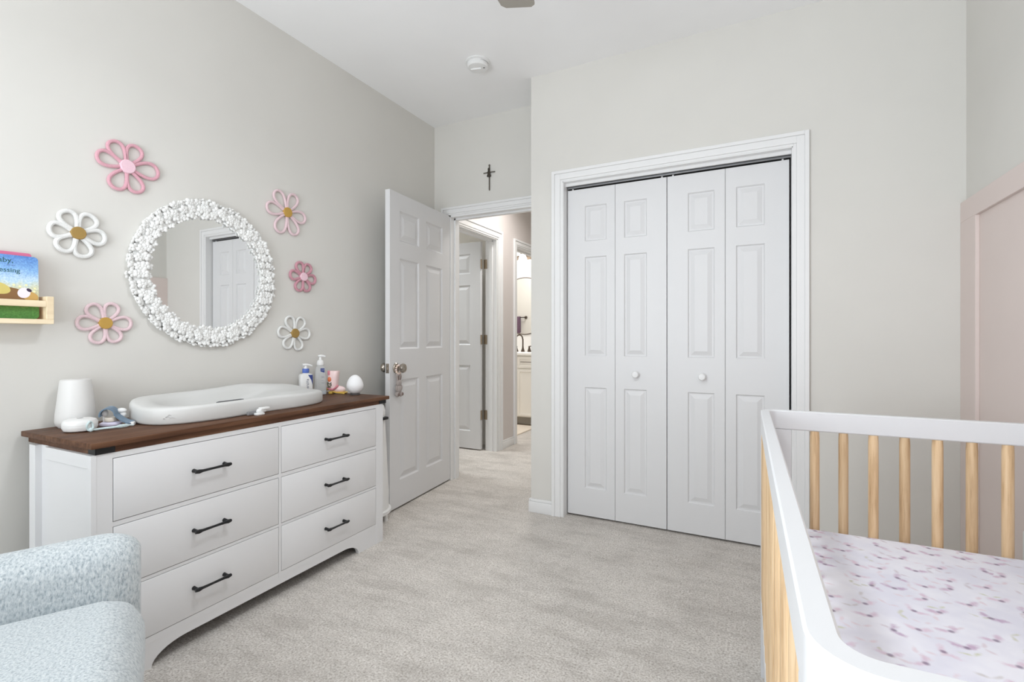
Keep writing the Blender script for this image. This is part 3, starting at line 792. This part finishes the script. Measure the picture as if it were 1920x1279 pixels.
# ------------------------------------------------------------------ bunny hanging from the door knob
kp = d3.matrix_basis @ Vector((kx, .022, kz))
FUR = yarn('grey_plush', (164, 154, 150)); FURD = simple('brown_felt', (120, 104, 98), 0.9); BEAD = simple('cream_wood_bead', (232, 212, 196), 0.5); PK = simple('blush_bead', (236, 214, 208), 0.5)
bn = thing('plush_bunny', 'small grey plush bunny hanging by beads from the nickel door knob', 'toy', tuple(kp), ang + PI); bn.scale = (1.5, 1.25, 1.22)
# local -y points into the room from the door face
bead = []
for i in range(12):
    t = 2 * PI * i / 12; bead.append((.0185 * math.sin(t), 0, -.008 + .022 * math.cos(t)))
for i, q in enumerate(bead):
    bm = bmesh.new(); ell(bm, q, (.0052, .0052, .0052), 10, 8); link('bead', bm, BEAD if i % 3 else PK, bn)
bm = bmesh.new()
ell(bm, (0, 0, -.078), (.0165, .012, .018)); ell(bm, (0, 0, -.108), (.017, .013, .022))
ell(bm, (-.012, -.002, -.136), (.011, .012, .014)); ell(bm, (.012, -.002, -.136), (.011, .012, .014)); ell(bm, (-.017, -.001, -.104), (.006, .006, .014)); ell(bm, (.017, -.001, -.104), (.006, .006, .014))
link('body', bm, FUR, bn, ang=70)
for s in (-1, 1):
    bm = bmesh.new(); ell(bm, (s * .009, 0, -.046), (.0068, .006, .022), M=Matrix.Rotation(R(s * 10), 3, 'Y')); e_ = link('ear', bm, FUR, bn)
    bm = bmesh.new(); ell(bm, (s * .009, -.005, -.050), (.0035, .0025, .014), M=Matrix.Rotation(R(s * 10), 3, 'Y')); link('inner_ear', bm, FURD, e_)
    bm = bmesh.new(); ell(bm, (s * .014, -.0125, -.136), (.0065, .003, .0085)); link('foot_pad', bm, FURD, bn)

# ------------------------------------------------------------------ yarn flowers on the left wall
def flower(label, y, z, angs, rc, rad, ym, bm_, pw=.50, group='yarn flowers around the mirror'):
    t = thing('yarn_flower', label, 'wall decoration', (XL + .0005, y, z), 0, group)
    for a, L in angs:
        a = R(a); bm = bmesh.new(); pts = []
        L -= rad * .8
        for i in range(26):
            s = 2 * PI * i / 26
            q = (1 - math.cos(s)) / 2                       # 0 at centre, 1 at tip
            rr = rc * .55 + (L - rc * .55) * q
            ww = pw * L * .5 * math.sin(s) * (.45 + .85 * q) * 1.15
            yy = rr * math.cos(a) - ww * math.sin(a); zz_ = rr * math.sin(a) + ww * math.cos(a)
            pts.append((rad + .0005, yy, zz_))
        tube(bm, pts, rad, 9, closed=True); link('petal', bm, ym, t)
    bm = bmesh.new(); lathe(bm, [(0, .002), (rc * .9, .002), (rc, .006), (rc, rad * 2 + .003), (rc * .92, rad * 2 + .0055), (0, rad * 2 + .0065)], 30, Matrix.Rotation(R(90), 4, 'Y'))
    link('button', bm, bm_, t)
flower('large rose pink yarn flower with pale pink centre, above the mirror at upper left', 1.0467, 1.7856, [(121, .105), (68, .104), (5, .120), (-65, .106), (-115, .110), (-190, .106)], .027, .0068, ROSE, PBTN)
flower('white yarn flower with brown gold centre, directly above the book shelf end', .887, 1.4883, [(118, .090), (57, .092), (-4, .092), (-74, .093), (-128, .090), (-182, .088)], .0235, .0080, WYARN, BRGOLD, .56)
flower('pale pink yarn flower with gold centre, below the mirror at lower left', .9733, 1.1557, [(126, .088), (68, .086), (0, .093), (-58, .086), (-114, .086), (180, .092)], .0225, .0062, PALE, GOLD, .52)
flower('pale pink yarn flower with gold centre, above the mirror at upper right', 1.7909, 1.7716, [(124, .125), (63, .122), (-6, .124), (-62, .128), (-117, .130), (-183, .126)], .0265, .0068, PALE, GOLD, .46)
flower('smallest yarn flower, deep rose with pale pink centre, right of the mirror', 1.894, 1.4367, [(112, .088), (58, .088), (-8, .090), (-66, .088), (-116, .090), (-184, .090)], .0235, .0074, DEEP, PBTN, .52)
flower('white yarn flower with brown gold centre, above the lotion bottle', 1.8381, 1.1224, [(114, .102), (55, .104), (-2, .106), (-68, .100), (-128, .100), (175, .106)], .0255, .0066, WYARN, BRGOLD, .50)

# ------------------------------------------------------------------ mirror with a frame of sculpted blossoms
mr = thing('wall_mirror', 'round wall mirror framed with white sculpted blossoms above the changing pad', 'mirror', (XL + .0005, 1.3757, 1.392))
RM = Matrix.Rotation(R(90), 4, 'Y')
bm = bmesh.new(); lathe(bm, [(0, .001), (.262, .001), (.262, .012), (0, .012)], 72, RM); 
gl, nt, b = new_mat('mirror_glass'); b.inputs['Base Color'].default_value = (.90, .905, .90, 1); b.inputs['Metallic'].default_value = 1; b.inputs['Roughness'].default_value = .015
link('glass', bm, gl, mr)
bm = bmesh.new(); lathe(bm, [(.252, .001), (.312, .001), (.314, .010), (.300, .017), (.266, .016), (.252, .012)], 96, RM, caps=False)
lathe(bm, [(.2500, .0115), (.2500, .001)], 96, RM, caps=False)
BLOS = simple('blossom_white', (228, 228, 226), 0.5)
link('frame_ring', bm, BLOS, mr)
bm = bmesh.new()
def blossom(bm, y, z, r, h, tilt, rot):
    # five rounded overlapping petals + centre, facing +x
    T = Matrix.Translation((h, y, z)) @ tilt.to_4x4(); vs = []
    for k in range(5):
        a = rot + 2 * PI * k / 5
        c = Vector((.0015, r * .58 * math.cos(a), r * .54 * math.sin(a)))
        vs += ell(bm, c, (r * .25, r * .46, r * .41), 12, 7, Matrix.Rotation(a, 3, 'X') @ Matrix.Rotation(R(16), 3, 'Z'))
    vs += ell(bm, Vector((.0035, 0, 0)), (r * .26, r * .24, r * .24), 8, 5)
    for v in vs: v.co = T @ v.co
for ring_r, cnt, rr, hh, tl in ((.326, 60, .0190, .007, 58), (.316, 54, .0205, .017, 28), (.295, 50, .0205, .023, 6), (.274, 46, .0205, .021, -10), (.258, 44, .0175, .014, -34)):
    for k in range(cnt):
        a = 2 * PI * (k + random.uniform(-.2, .2)) / cnt; q = ring_r + random.uniform(-.005, .005)
        ax = Vector((0, -math.sin(a), math.cos(a)))
        tilt = Matrix.Rotation(R(-tl + random.uniform(-9, 9)), 3, ax)
        blossom(bm, q * math.cos(a), q * math.sin(a), rr * random.uniform(.9, 1.12), hh + random.uniform(-.003, .003), tilt, random.uniform(0, 1.25))
link('blossom_frame', bm, BLOS, mr, ang=80)

# ------------------------------------------------------------------ book ledge and books
sh = thing('book_ledge', 'pale birch picture book ledge on the left wall', 'shelf', (XL, 0, 0))
D0, D1 = .0005, .085
link('bottom_board', B(((D0, .395, 1.147), (D1, .792, 1.163)), bev=.001, seg=1), PINE, sh)
link('back_board', B(((D0, .395, 1.1632), (.008, .772, 1.235)), bev=.001, seg=1), PINE, sh)
for y0, y1 in ((.375, .395), (.772, .792)):
    link('end_panel', B(((D0, y0, 1.147 if y0 < .5 else 1.1632), (D1, y1, 1.242)), bev=.0012, seg=1), PINE, sh)
link('front_rail', B(((D1 - .014, .3952, 1.205), (D1, .7718, 1.2265)), bev=.001, seg=1), PINE, sh)

def cover_mat():
    m, nt, b = new_mat('printed_book_cover'); t = N(nt, 'ShaderNodeTexCoord'); s = N(nt, 'ShaderNodeSeparateXYZ'); nt.links.new(t.outputs['Object'], s.inputs[0])
    nz = noise(nt, t.outputs['Object'], 38, 4); nf = noise(nt, t.outputs['Object'], 190, 3)
    a = N(nt, 'ShaderNodeMath', operation='MULTIPLY_ADD'); nt.links.new(nz, a.inputs[0]); a.inputs[1].default_value = .05; nt.links.new(s.outputs[2], a.inputs[2])
    mrg = N(nt, 'ShaderNodeMapRange'); mrg.inputs['From Min'].default_value = .02; mrg.inputs['From Max'].default_value = .24
    nt.links.new(a.outputs[0], mrg.inputs['Value'])
    col = ramp(nt, mrg.outputs[0], [(0.0, lin((64, 116, 52))), (0.20, lin((88, 134, 60))), (0.25, lin((150, 140, 80))), (0.36, lin((190, 186, 150))), (.50, lin((206, 210, 186))), (.60, lin((190, 214, 230))), (.78, lin((132, 176, 222))), (1.0, lin((84, 132, 200)))])
    mx = N(nt, 'ShaderNodeMix', data_type='RGBA', blend_type='OVERLAY'); mx.inputs['Factor'].default_value = .7
    nt.links.new(col, mx.inputs[6]); nt.links.new(nf, mx.inputs[7])
    nt.links.new(mx.outputs[2], b.inputs['Base Color']); b.inputs['Roughness'].default_value = .35; return m
COVER = cover_mat(); PAGES = simple('book_page_board', (236, 226, 206), 0.7)
bk = thing('board_book', 'board book with blue sky and sleepy animal cover, front of the ledge', 'book', (XL + .048, .562, 1.1632), 0)
bk.rotation_euler = (0, R(-2.5), 0)
def rcard(w_, h_, r): return [(x + w_ / 2, y + h_ / 2) for x, y in rrect(w_ / 2, h_ / 2, r)]
bm = bmesh.new(); prism(bm, rcard(.198, .212, .012), 0, .014, 'x'); link('page_block', bm, PAGES, bk)
bm = bmesh.new(); prism(bm, rcard(.198, .212, .012), .0142, .0162, 'x'); link('cover', bm, COVER, bk)
MT = Matrix.Rotation(R(90), 4, 'Z') @ Matrix.Rotation(R(90), 4, 'X')
TEAL = simple('teal_lettering', (44, 92, 96), .5)
fx = .0164
text_mesh('Baby,', .0235, TEAL, 'title_lettering', bk, Matrix.Translation((fx, .085, .186)) @ MT)
text_mesh("you're a", .0065, simple('blue_lettering', (120, 146, 190), .5), 'title_lettering', bk, Matrix.Translation((fx, .118, .176)) @ MT)
text_mesh('Blessing', .0215, TEAL, 'title_lettering', bk, Matrix.Translation((fx, .083, .154)) @ MT)
def blob(pts_y, mat, name, d=.0004):
    bm = bmesh.new(); prism(bm, pts_y, fx, fx + d, 'x'); return link(name, bm, mat, bk)
def oval(cy, cz, ry, rz_, rot=0, n=22):
    return [(cy + ry * math.cos(t) * math.cos(rot) - rz_ * math.sin(t) * math.sin(rot), cz + ry * math.cos(t) * math.sin(rot) + rz_ * math.sin(t) * math.cos(rot)) for t in [2 * PI * i / n for i in range(n)]]
blob(oval(.118, .080, .062, .024, R(-6)), simple('brown_fur_print', (132, 96, 58), .5), 'printed_body', .0003)
blob(oval(.094, .100, .034, .019, R(-16)), simple('straw_print', (206, 190, 110), .5), 'printed_straw', .00035)
blob(oval(.176, .076, .021, .016, R(-20)), simple('tan_face_print', (196, 158, 92), .5), 'printed_head', .0004)
blob(oval(.160, .087, .016, .018, R(-28)), simple('lilac_white_print', (234, 226, 236), .5), 'printed_muzzle', .0005)
blob(oval(.173, .097, .0075, .005, R(-38)), simple('dark_nose_print', (58, 44, 70), .5), 'printed_nose', .0006)
for cy, cz in ((.135, .112), (.150, .108), (.166, .114), (.188, .104), (.186, .094)):
    blob(oval(cy, cz, .0035, .0035), simple('pale_flower_print', (238, 232, 180), .5), 'printed_flower', .0004)
b2 = thing('picture_book', 'pink edged book standing behind the blue sky board book', 'book', (XL + .010, .565, 1.1632), 0)
bm = bmesh.new(); prism(bm, rcard(.185, .225, .008), 0, .018, 'x'); link('page_block', bm, simple('pale_pink_board', (236, 202, 212), .6), b2)
bm = bmesh.new(); prism(bm, rcard(.186, .226, .008), .0182, .0205, 'x'); link('cover', bm, simple('pink_cover', (208, 112, 150), .5), b2)

# ------------------------------------------------------------------ crib
CR = R(1.3); CO = (.0005, 1.862, 0)
crib = thing('crib', 'white baby crib with natural wood spindles in the right foreground', 'crib', CO, CR)
# local: x to the right along the far end, y negative toward the camera
CW, CL, CZ = .762, 1.438, .860
def ring_outline(o, r, n=8):
    return [(x + CW / 2, y - CL / 2) for x, y in rrect(CW / 2 - o, CL / 2 - o, r, n)]
def ring(bm, o0, r0, o1, r1, z0, z1, bv=.003):
    A = ring_outline(o0, r0); Bq = ring_outline(o1, r1); n = len(A)
    prof = [(0, z0 + bv), (0, z1 - bv), (1, z1), (2, z1), (3, z1 - bv), (3, z0 + bv), (2, z0), (1, z0)]
    A2 = ring_outline(o0 + bv, r0 - bv); B2 = ring_outline(o1 - bv, r1 + bv)
    src = [A, A2, B2, Bq]
    rings = [[bm.verts.new((*src[k][i], z)) for i in range(n)] for k, z in prof]
    for j in range(len(rings)):
        a, b = rings[j], rings[(j + 1) % len(rings)]
        for i in range(n): bm.faces.new((a[i], a[(i + 1) % n], b[(i + 1) % n], b[i]))
RT = .027
bm = bmesh.new(); ring(bm, 0, .050, RT, .024, CZ - .062, CZ); link('top_rail', bm, CRIBW, crib, ang=32)
bm = bmesh.new(); ring(bm, 0, .050, RT, .024, .200, .262); link('lower_rail', bm, CRIBW, crib, ang=32)
# corner posts / legs: L-shaped, rounded outside
def leg_outline(sx, sy):
    arm = .090; o = 0
    full = [(0.0, arm)] + [(.050 - .050 * math.cos(t), .050 - .050 * math.sin(t)) for t in [R(90 * i / 8) for i in range(9)]] + [(arm, 0.0), (arm, RT)]
    inn = [(.050 - (.050 - RT) * math.cos(t), .050 - (.050 - RT) * math.sin(t)) for t in [R(90 - 90 * i / 8) for i in range(9)]] + [(RT, arm)]
    pts = full + inn
    return [((x if sx < 0 else CW - x), (-y if sy > 0 else -CL + y)) for x, y in pts]
for sx in (-1, 1):
    for sy in (-1, 1):
        bm = bmesh.new(); o_ = leg_outline(sx, sy)
        prism(bm, o_, 0, .200); prism(bm, o_, .262, CZ - .062); link('leg', bm, CRIBW, crib, ang=40)
def spindle(x, y):
    bm = bmesh.new(); lathe(bm, [(.0125, .262), (.0135, .285), (.0135, CZ - .085), (.0125, CZ - .062)], 16); return bm
s0 = None
def put_spindle(x, y):
    global s0
    if s0 is None: s0 = link('spindle', spindle(0, 0), SPIN, crib, loc=(x, y, 0))
    else:
        c = s0.copy(); COL.objects.link(c); c.parent = crib; c.location = (x, y, 0)
for k in range(8):
    x = .157 + .0777 * k
    if x < CW - .09:
        put_spindle(x, -RT / 2); put_spindle(x, -CL + RT / 2)
ny = 16
for k in range(ny):
    y = -(.128 + k * (CL - .256) / (ny - 1)); put_spindle(RT / 2, y); put_spindle(CW - RT / 2, y)
bm = B(((RT + .002, -CL + RT + .002, .300), (CW - RT - .002, -RT - .002, .318)), bev=.002); link('mattress_board', bm, CRIBW, crib)
mt = thing('crib_mattress', 'crib mattress in a lilac butterfly print fitted sheet', 'mattress', CO, CR)
bm = bmesh.new(); box(bm, (RT + .006, -CL + RT + .006, .3185), (CW - RT - .006, -RT - .010, .494), .028, 5)
link('fitted_sheet', bm, SHEET, mt, ang=60)

# ------------------------------------------------------------------ armchair
AR = R(-28); ch = thing('armchair', 'pale blue boucle nursery armchair in the left foreground', 'armchair', (-1.268, .160, 0), AR)
def soft(lo, hi, bev, seg=7):
    bm = bmesh.new(); box(bm, lo, hi, bev, seg); return bm
def warp(bm, f):
    for v in bm.verts: v.co = Vector(f(*v.co))
for s in (-1, 1):
    bm = bmesh.new(); x0, x1 = sorted((s * .305, s * .440))
    pro = [(x0 + .02, .09), (x1 - .02, .09)]
    n = 14; L0, L1 = -.40, .393
    rings = []
    hw = .068; xc = (x0 + x1) / 2
    for j in range(25):
        t = 1 - (1 - j / 24) ** 1.8; yy = L0 + (L1 - L0) * t
        e = 1.0
        d_end = (L1 - yy)
        if d_end < .085: e = math.sqrt(max(0.02, 1 - ((.085 - d_end) / .085) ** 2))
        zt_ = .594 + .021 * t - .050 * (1 - e); w_ = hw * (.50 + .50 * e)
        sec = [(xc - w_, .085)]
        sec += [(xc - w_, .30)]
        for i in range(n + 1):
            a = PI - PI * i / n; sec.append((xc + w_ * math.cos(a), zt_ - .068 + .068 * math.sin(a)))
        sec += [(xc + w_, .30), (xc + w_, .085)]
        rings.append([bm.verts.new((x, yy, z)) for x, z in sec])
    for a, b in zip(rings, rings[1:]):
        m_ = len(a)
        for i in range(m_): bm.faces.new((a[i], a[(i + 1) % m_], b[(i + 1) % m_], b[i]))
    bm.faces.new(rings[0]); bm.faces.new(list(reversed(rings[-1])))
    link('armrest', bm, BOUCLE, ch, ang=80)
bm = soft((-.302, -.30, .28), (.302, .408, .503), .080)
warp(bm, lambda x, y, z: (x, y, z + (.018 * (1 - (x / .31) ** 2) * (1 - ((y - .06) / .40) ** 2) if z > .36 else 0)))
link('seat_cushion', bm, BOUCLE, ch, ang=80)
bm = soft((-.300, -.40, .10), (.300, .365, .2795), .03, 4); link('seat_base', bm, BOUCLE, ch, ang=80)
bm = soft((-.43, -.46, .10), (.43, -.31, .92), .07)
warp(bm, lambda x, y, z: (x, y - .16 * max(0, z - .45), z)); link('backrest', bm, BOUCLE, ch, ang=80)
bm = bmesh.new(); lathe(bm, [(.24, 0), (.25, .012), (.24, .03), (.05, .04), (.04, .10)], 32); link('swivel_base', bm, BLACK, ch)

# ------------------------------------------------------------------ ceiling fan, smoke alarm, crucifix, outlet
fanx, fany = -.74, 1.07
cf = thing('ceiling_fan', 'ceiling fan with a grey blade tip at the top of the photo', 'ceiling fan', (fanx, fany, 2.40))
bm = bmesh.new(); lathe(bm, [(0, .02), (.06, .02), (.095, .04), (.10, .09), (.08, .12), (.03, .13)], 36); link('motor', bm, NICKEL, cf)
bm = bmesh.new(); lathe(bm, [(.012, .12), (.012, .30)], 16); link('downrod', bm, NICKEL, cf)
bm = bmesh.new(); lathe(bm, [(.02, .28), (.06, .30), (.07, .3395), (0, .3395)], 30); link('canopy', bm, NICKEL, cf)
bm = bmesh.new(); lathe(bm, [(0, -.05), (.05, -.045), (.085, -.02), (.09, .02), (0, .021)], 32); link('lamp_bowl', bm, PLAST, cf)
ba = math.atan2(1.742 - fany, -.852 - fanx)
for k in range(5):
    a = ba + 2 * PI * k / 5
    bm = bmesh.new(); o_ = [(.16, -.050), (.30, -.062), (.60, -.072), (.668, -.066), (.680, -.050), (.672, .052), (.655, .068), (.60, .072), (.30, .062), (.16, .050)]
    prism(bm, o_, -.004, .004)
    for v in bm.verts: v.co = Matrix.Rotation(R(6), 3, 'X') @ v.co
    bl = link('blade', bm, FAN, cf, loc=(0, 0, .012), rot=(0, 0, a))
    bm = bmesh.new(); box(bm, (.07, -.02, .003), (.22, .02, .008), .001, 1); link('blade_bracket', bm, NICKEL, bl)

sa = thing('smoke_alarm', 'round white smoke alarm on the ceiling', 'smoke alarm', (-1.500, 2.500, H))
bm = bmesh.new(); lathe(bm, [(0, -.0005), (.074, -.0005), (.074, -.006), (.066, -.010), (0, -.010)], 48); link('mounting_plate', bm, PLAST, sa)
bm = bmesh.new(); lathe(bm, [(0, -.0102), (.062, -.0102), (.0635, -.014), (.0625, -.030), (.057, -.036), (.020, -.0385), (0, -.0385)], 48)
tube(bm, [(-.050 + .010, -.010, -.0375), (-.010, .006 - .012, -.0395), (.022, .004, -.0385)], .006, 8); link('cover', bm, PLAST, sa)
bm = bmesh.new()
for k in range(7):
    a = R(-40 + 9 * k); box(bm, (.0615 * math.cos(a) - .003, .0615 * math.sin(a) - .003, -.0165), (.0615 * math.cos(a) + .003, .0615 * math.sin(a) + .003, -.0145))
link('vent_slot', bm, GAP, sa)
bm = bmesh.new(); ell(bm, (.038, .010, -.038), (.006, .006, .002)); link('indicator', bm, GAP, sa)

cx = thing('crucifix', 'thin dark metal crucifix on the wall above the open doorway', 'crucifix', (-1.778, YB, 2.277))
PEW = metal('aged_pewter', (112, 106, 98), .45, .7)
bm = bmesh.new(); box(bm, (-.0045, -.008, -.094), (.0045, -.0005, .092), .0015, 1); ell(bm, (0, -.005, .090), (.0075, .005, .008)); link('upright', bm, PEW, cx)
bm = bmesh.new(); tube(bm, [(-.048, -.006, .037), (0, -.007, .0385), (.048, -.006, .037)], .0042, 8); link('crossbar', bm, PEW, cx)
PEWD = metal('dark_pewter', (70, 64, 56), .5, .6)
bm = bmesh.new(); ell(bm, (0, -.014, .058), (.0085, .007, .011)); ell(bm, (0, -.013, .036), (.0115, .007, .016)); lathe(bm, [(.0105, .040), (.010, .028), (.0165, .008), (.015, .004), (0, .004)], 16, Matrix.Translation((0, -.013, 0)) @ Matrix.Diagonal((1, .6, 1, 1))); link('figure', bm, PEWD, cx)

ol = thing('outlet', 'white wall outlet on the pink wainscot behind the crib spindles', 'outlet', (XR - .0062, 2.198, .385))
link('cover_plate', B(((-.006, -.038, -.060), (0, .060, .060)), bev=.003), PLAST, ol)
bm = bmesh.new()
for z in (-.022, .022):
    for y in (.004, .018): box(bm, (-.0068, y - .001, z - .005), (-.0055, y + .001, z + .005))
link('socket_slot', bm, GAP, ol)

# ------------------------------------------------------------------ bathroom beyond the hall
VX0, VX1, VY = -3.40, -2.42, 5.50
vn = thing('vanity', 'white bathroom vanity seen through the far doorway', 'vanity', (VX0, VY, 0))
VW = VX1 - VX0
VWHT = paint('vanity_white', (240, 238, 232), .4)
link('carcass', B(((0, .012, .10), (VW, .545, .872))), VWHT, vn)
link('toe_kick', B(((0, .07, 0), (VW, .545, .10))), paint('toe_kick_grey', (176, 172, 164), .6), vn)
for a, b in ((.015, .655), (.685, VW - .015)):
    fr_ = .030
    for nm, z0, z1 in (('drawer', .715, .855), ('door', .115, .695)):
        d = link(nm, B(((a, 0, z0), (b, .0118, z1)), ((a, -.007, z0), (a + fr_, 0, z1)), ((b - fr_, -.007, z0), (b, 0, z1)), ((a + fr_, -.007, z0), (b - fr_, 0, z0 + fr_)), ((a + fr_, -.007, z1 - fr_), (b - fr_, 0, z1)), bev=.001, seg=1), VWHT, vn)
        bm = bmesh.new()
        if nm == 'drawer':
            c_ = a + .125; box(bm, (c_ - .075, -.030, .787), (c_ + .105, -.022, .795), .001, 1); box(bm, (c_ - .055, -.024, .788), (c_ - .047, -.0005, .794)); box(bm, (c_ + .087, -.024, .788), (c_ + .095, -.0005, .794))
            link('pull', bm, BRONZE, d)
        else: bm.free()
ct = link('countertop', B(((VX0 - .01, VY - .02, .8722), (VX1 + .015, 6.048, .905)), bev=.003), simple('white_quartz', (246, 245, 242), .25))
tag(ct, 'white countertop on the bathroom vanity', 'countertop')
fc = thing('faucet', 'dark bronze faucet with two handles on the vanity countertop', 'faucet', (-2.835, 5.90, .9052))
bm = bmesh.new(); lathe(bm, [(.026, 0), (.024, .012), (.012, .05), (.010, .075)], 18)
tube(bm, [(0, 0, .07), (0, 0, .17)] + [(-.033 + .033 * math.cos(t) * .9 - .0, -.040 + .040 * math.cos(t), .17 + .055 * math.sin(t)) for t in [PI * i / 10 for i in range(11)]] + [(-.064, -.08, .145)], .0095, 10); link('spout', bm, BRONZE, fc)
for s in (-1, 1):
    bm = bmesh.new(); M = Matrix.Translation((s * .095, 0, 0)); lathe(bm, [(.026, 0), (.024, .012), (.011, .055), (.014, .068), (.008, .076)], 18, M); tube(bm, [(s * .095, 0, .072), (s * .145, -.01, .078)], .006, 8); link('handle', bm, BRONZE, fc)
bmr = thing('bathroom_mirror', 'round thin framed mirror above the bathroom vanity', 'mirror', (-2.880, 6.0495, 1.527))
MX = Matrix.Rotation(R(90), 4, 'X')
bm = bmesh.new(); lathe(bm, [(0, .001), (.386, .001), (.386, .010), (0, .010)], 64, MX); link('glass', bm, gl, bmr)
bm = bmesh.new(); tube(bm, [(.388 * math.cos(t), -.008, .388 * math.sin(t)) for t in [2 * PI * i / 72 for i in range(72)]], .0065, 8, closed=True); link('frame', bm, BRONZE, bmr)
tb = thing('towel_bar', 'dark towel bar on the bathroom wall, seen reflected in the round mirror', 'towel bar', (-3.605, 4.4505, 1.44))
bm = bmesh.new(); tube(bm, [(0, .05, 0), (-.50, .05, 0)], .008, 10)
for x in (0, -.50): lathe(bm, [(.026, 0), (.026, .008), (.010, .012), (.010, .055)], 18, Matrix.Translation((x, 0, 0)) @ Matrix.Rotation(R(-90), 4, 'X'))
link('bar', bm, BRONZE, tb)
tw = thing('towel', 'plum purple towel hanging on the bathroom towel bar', 'towel', (-3.605, 4.4505, 1.44))
bm = bmesh.new(); box(bm, (-.42, .061, -.30), (-.085, .069, .010), .003); box(bm, (-.42, .0335, -.26), (-.085, .0405, .010), .003); box(bm, (-.42, .0335, .0095), (-.085, .069, .016), .003)
link('cloth', bm, yarn('plum_terry', (120, 92, 112)), tw)
vl = thing('vanity_light', 'wall light above the bathroom mirror', 'light', (-2.86, 6.0495, 2.19))
link('backplate', B(((-.30, -.02, -.03), (.30, -.0005, .03)), bev=.003), BRONZE, vl)
GLOW = bpy.data.materials.new('lit_glass'); GLOW.use_nodes = True
e = GLOW.node_tree.nodes['Principled BSDF']; e.inputs['Emission Color'].default_value = (1, .95, .86, 1); e.inputs['Emission Strength'].default_value = 7
for x in (-.20, 0, .20):
    bm = bmesh.new(); lathe(bm, [(.012, .075), (.028, .060), (.034, .040), (.034, .030)], 20, Matrix.Translation((x, -.10, 0))); tube(bm, [(x, -.018, 0), (x, -.10, .07)], .008, 8); cup = link('socket_cup', bm, BRONZE, vl)
    bm = bmesh.new(); lathe(bm, [(.030, .030), (.050, -.01), (.062, -.06), (.060, -.062), (0, -.03)], 24, Matrix.Translation((x, -.10, 0)), caps=False); link('shade', bm, GLOW, vl)
rg = link('bath_rug', B(((-3.3, 4.75, -.0015), (-2.42, 5.44, .014)), bev=.004), yarn('cream_rug', (238, 226, 210)))
tag(rg, 'cream bath rug on the floor in front of the vanity', 'rug')
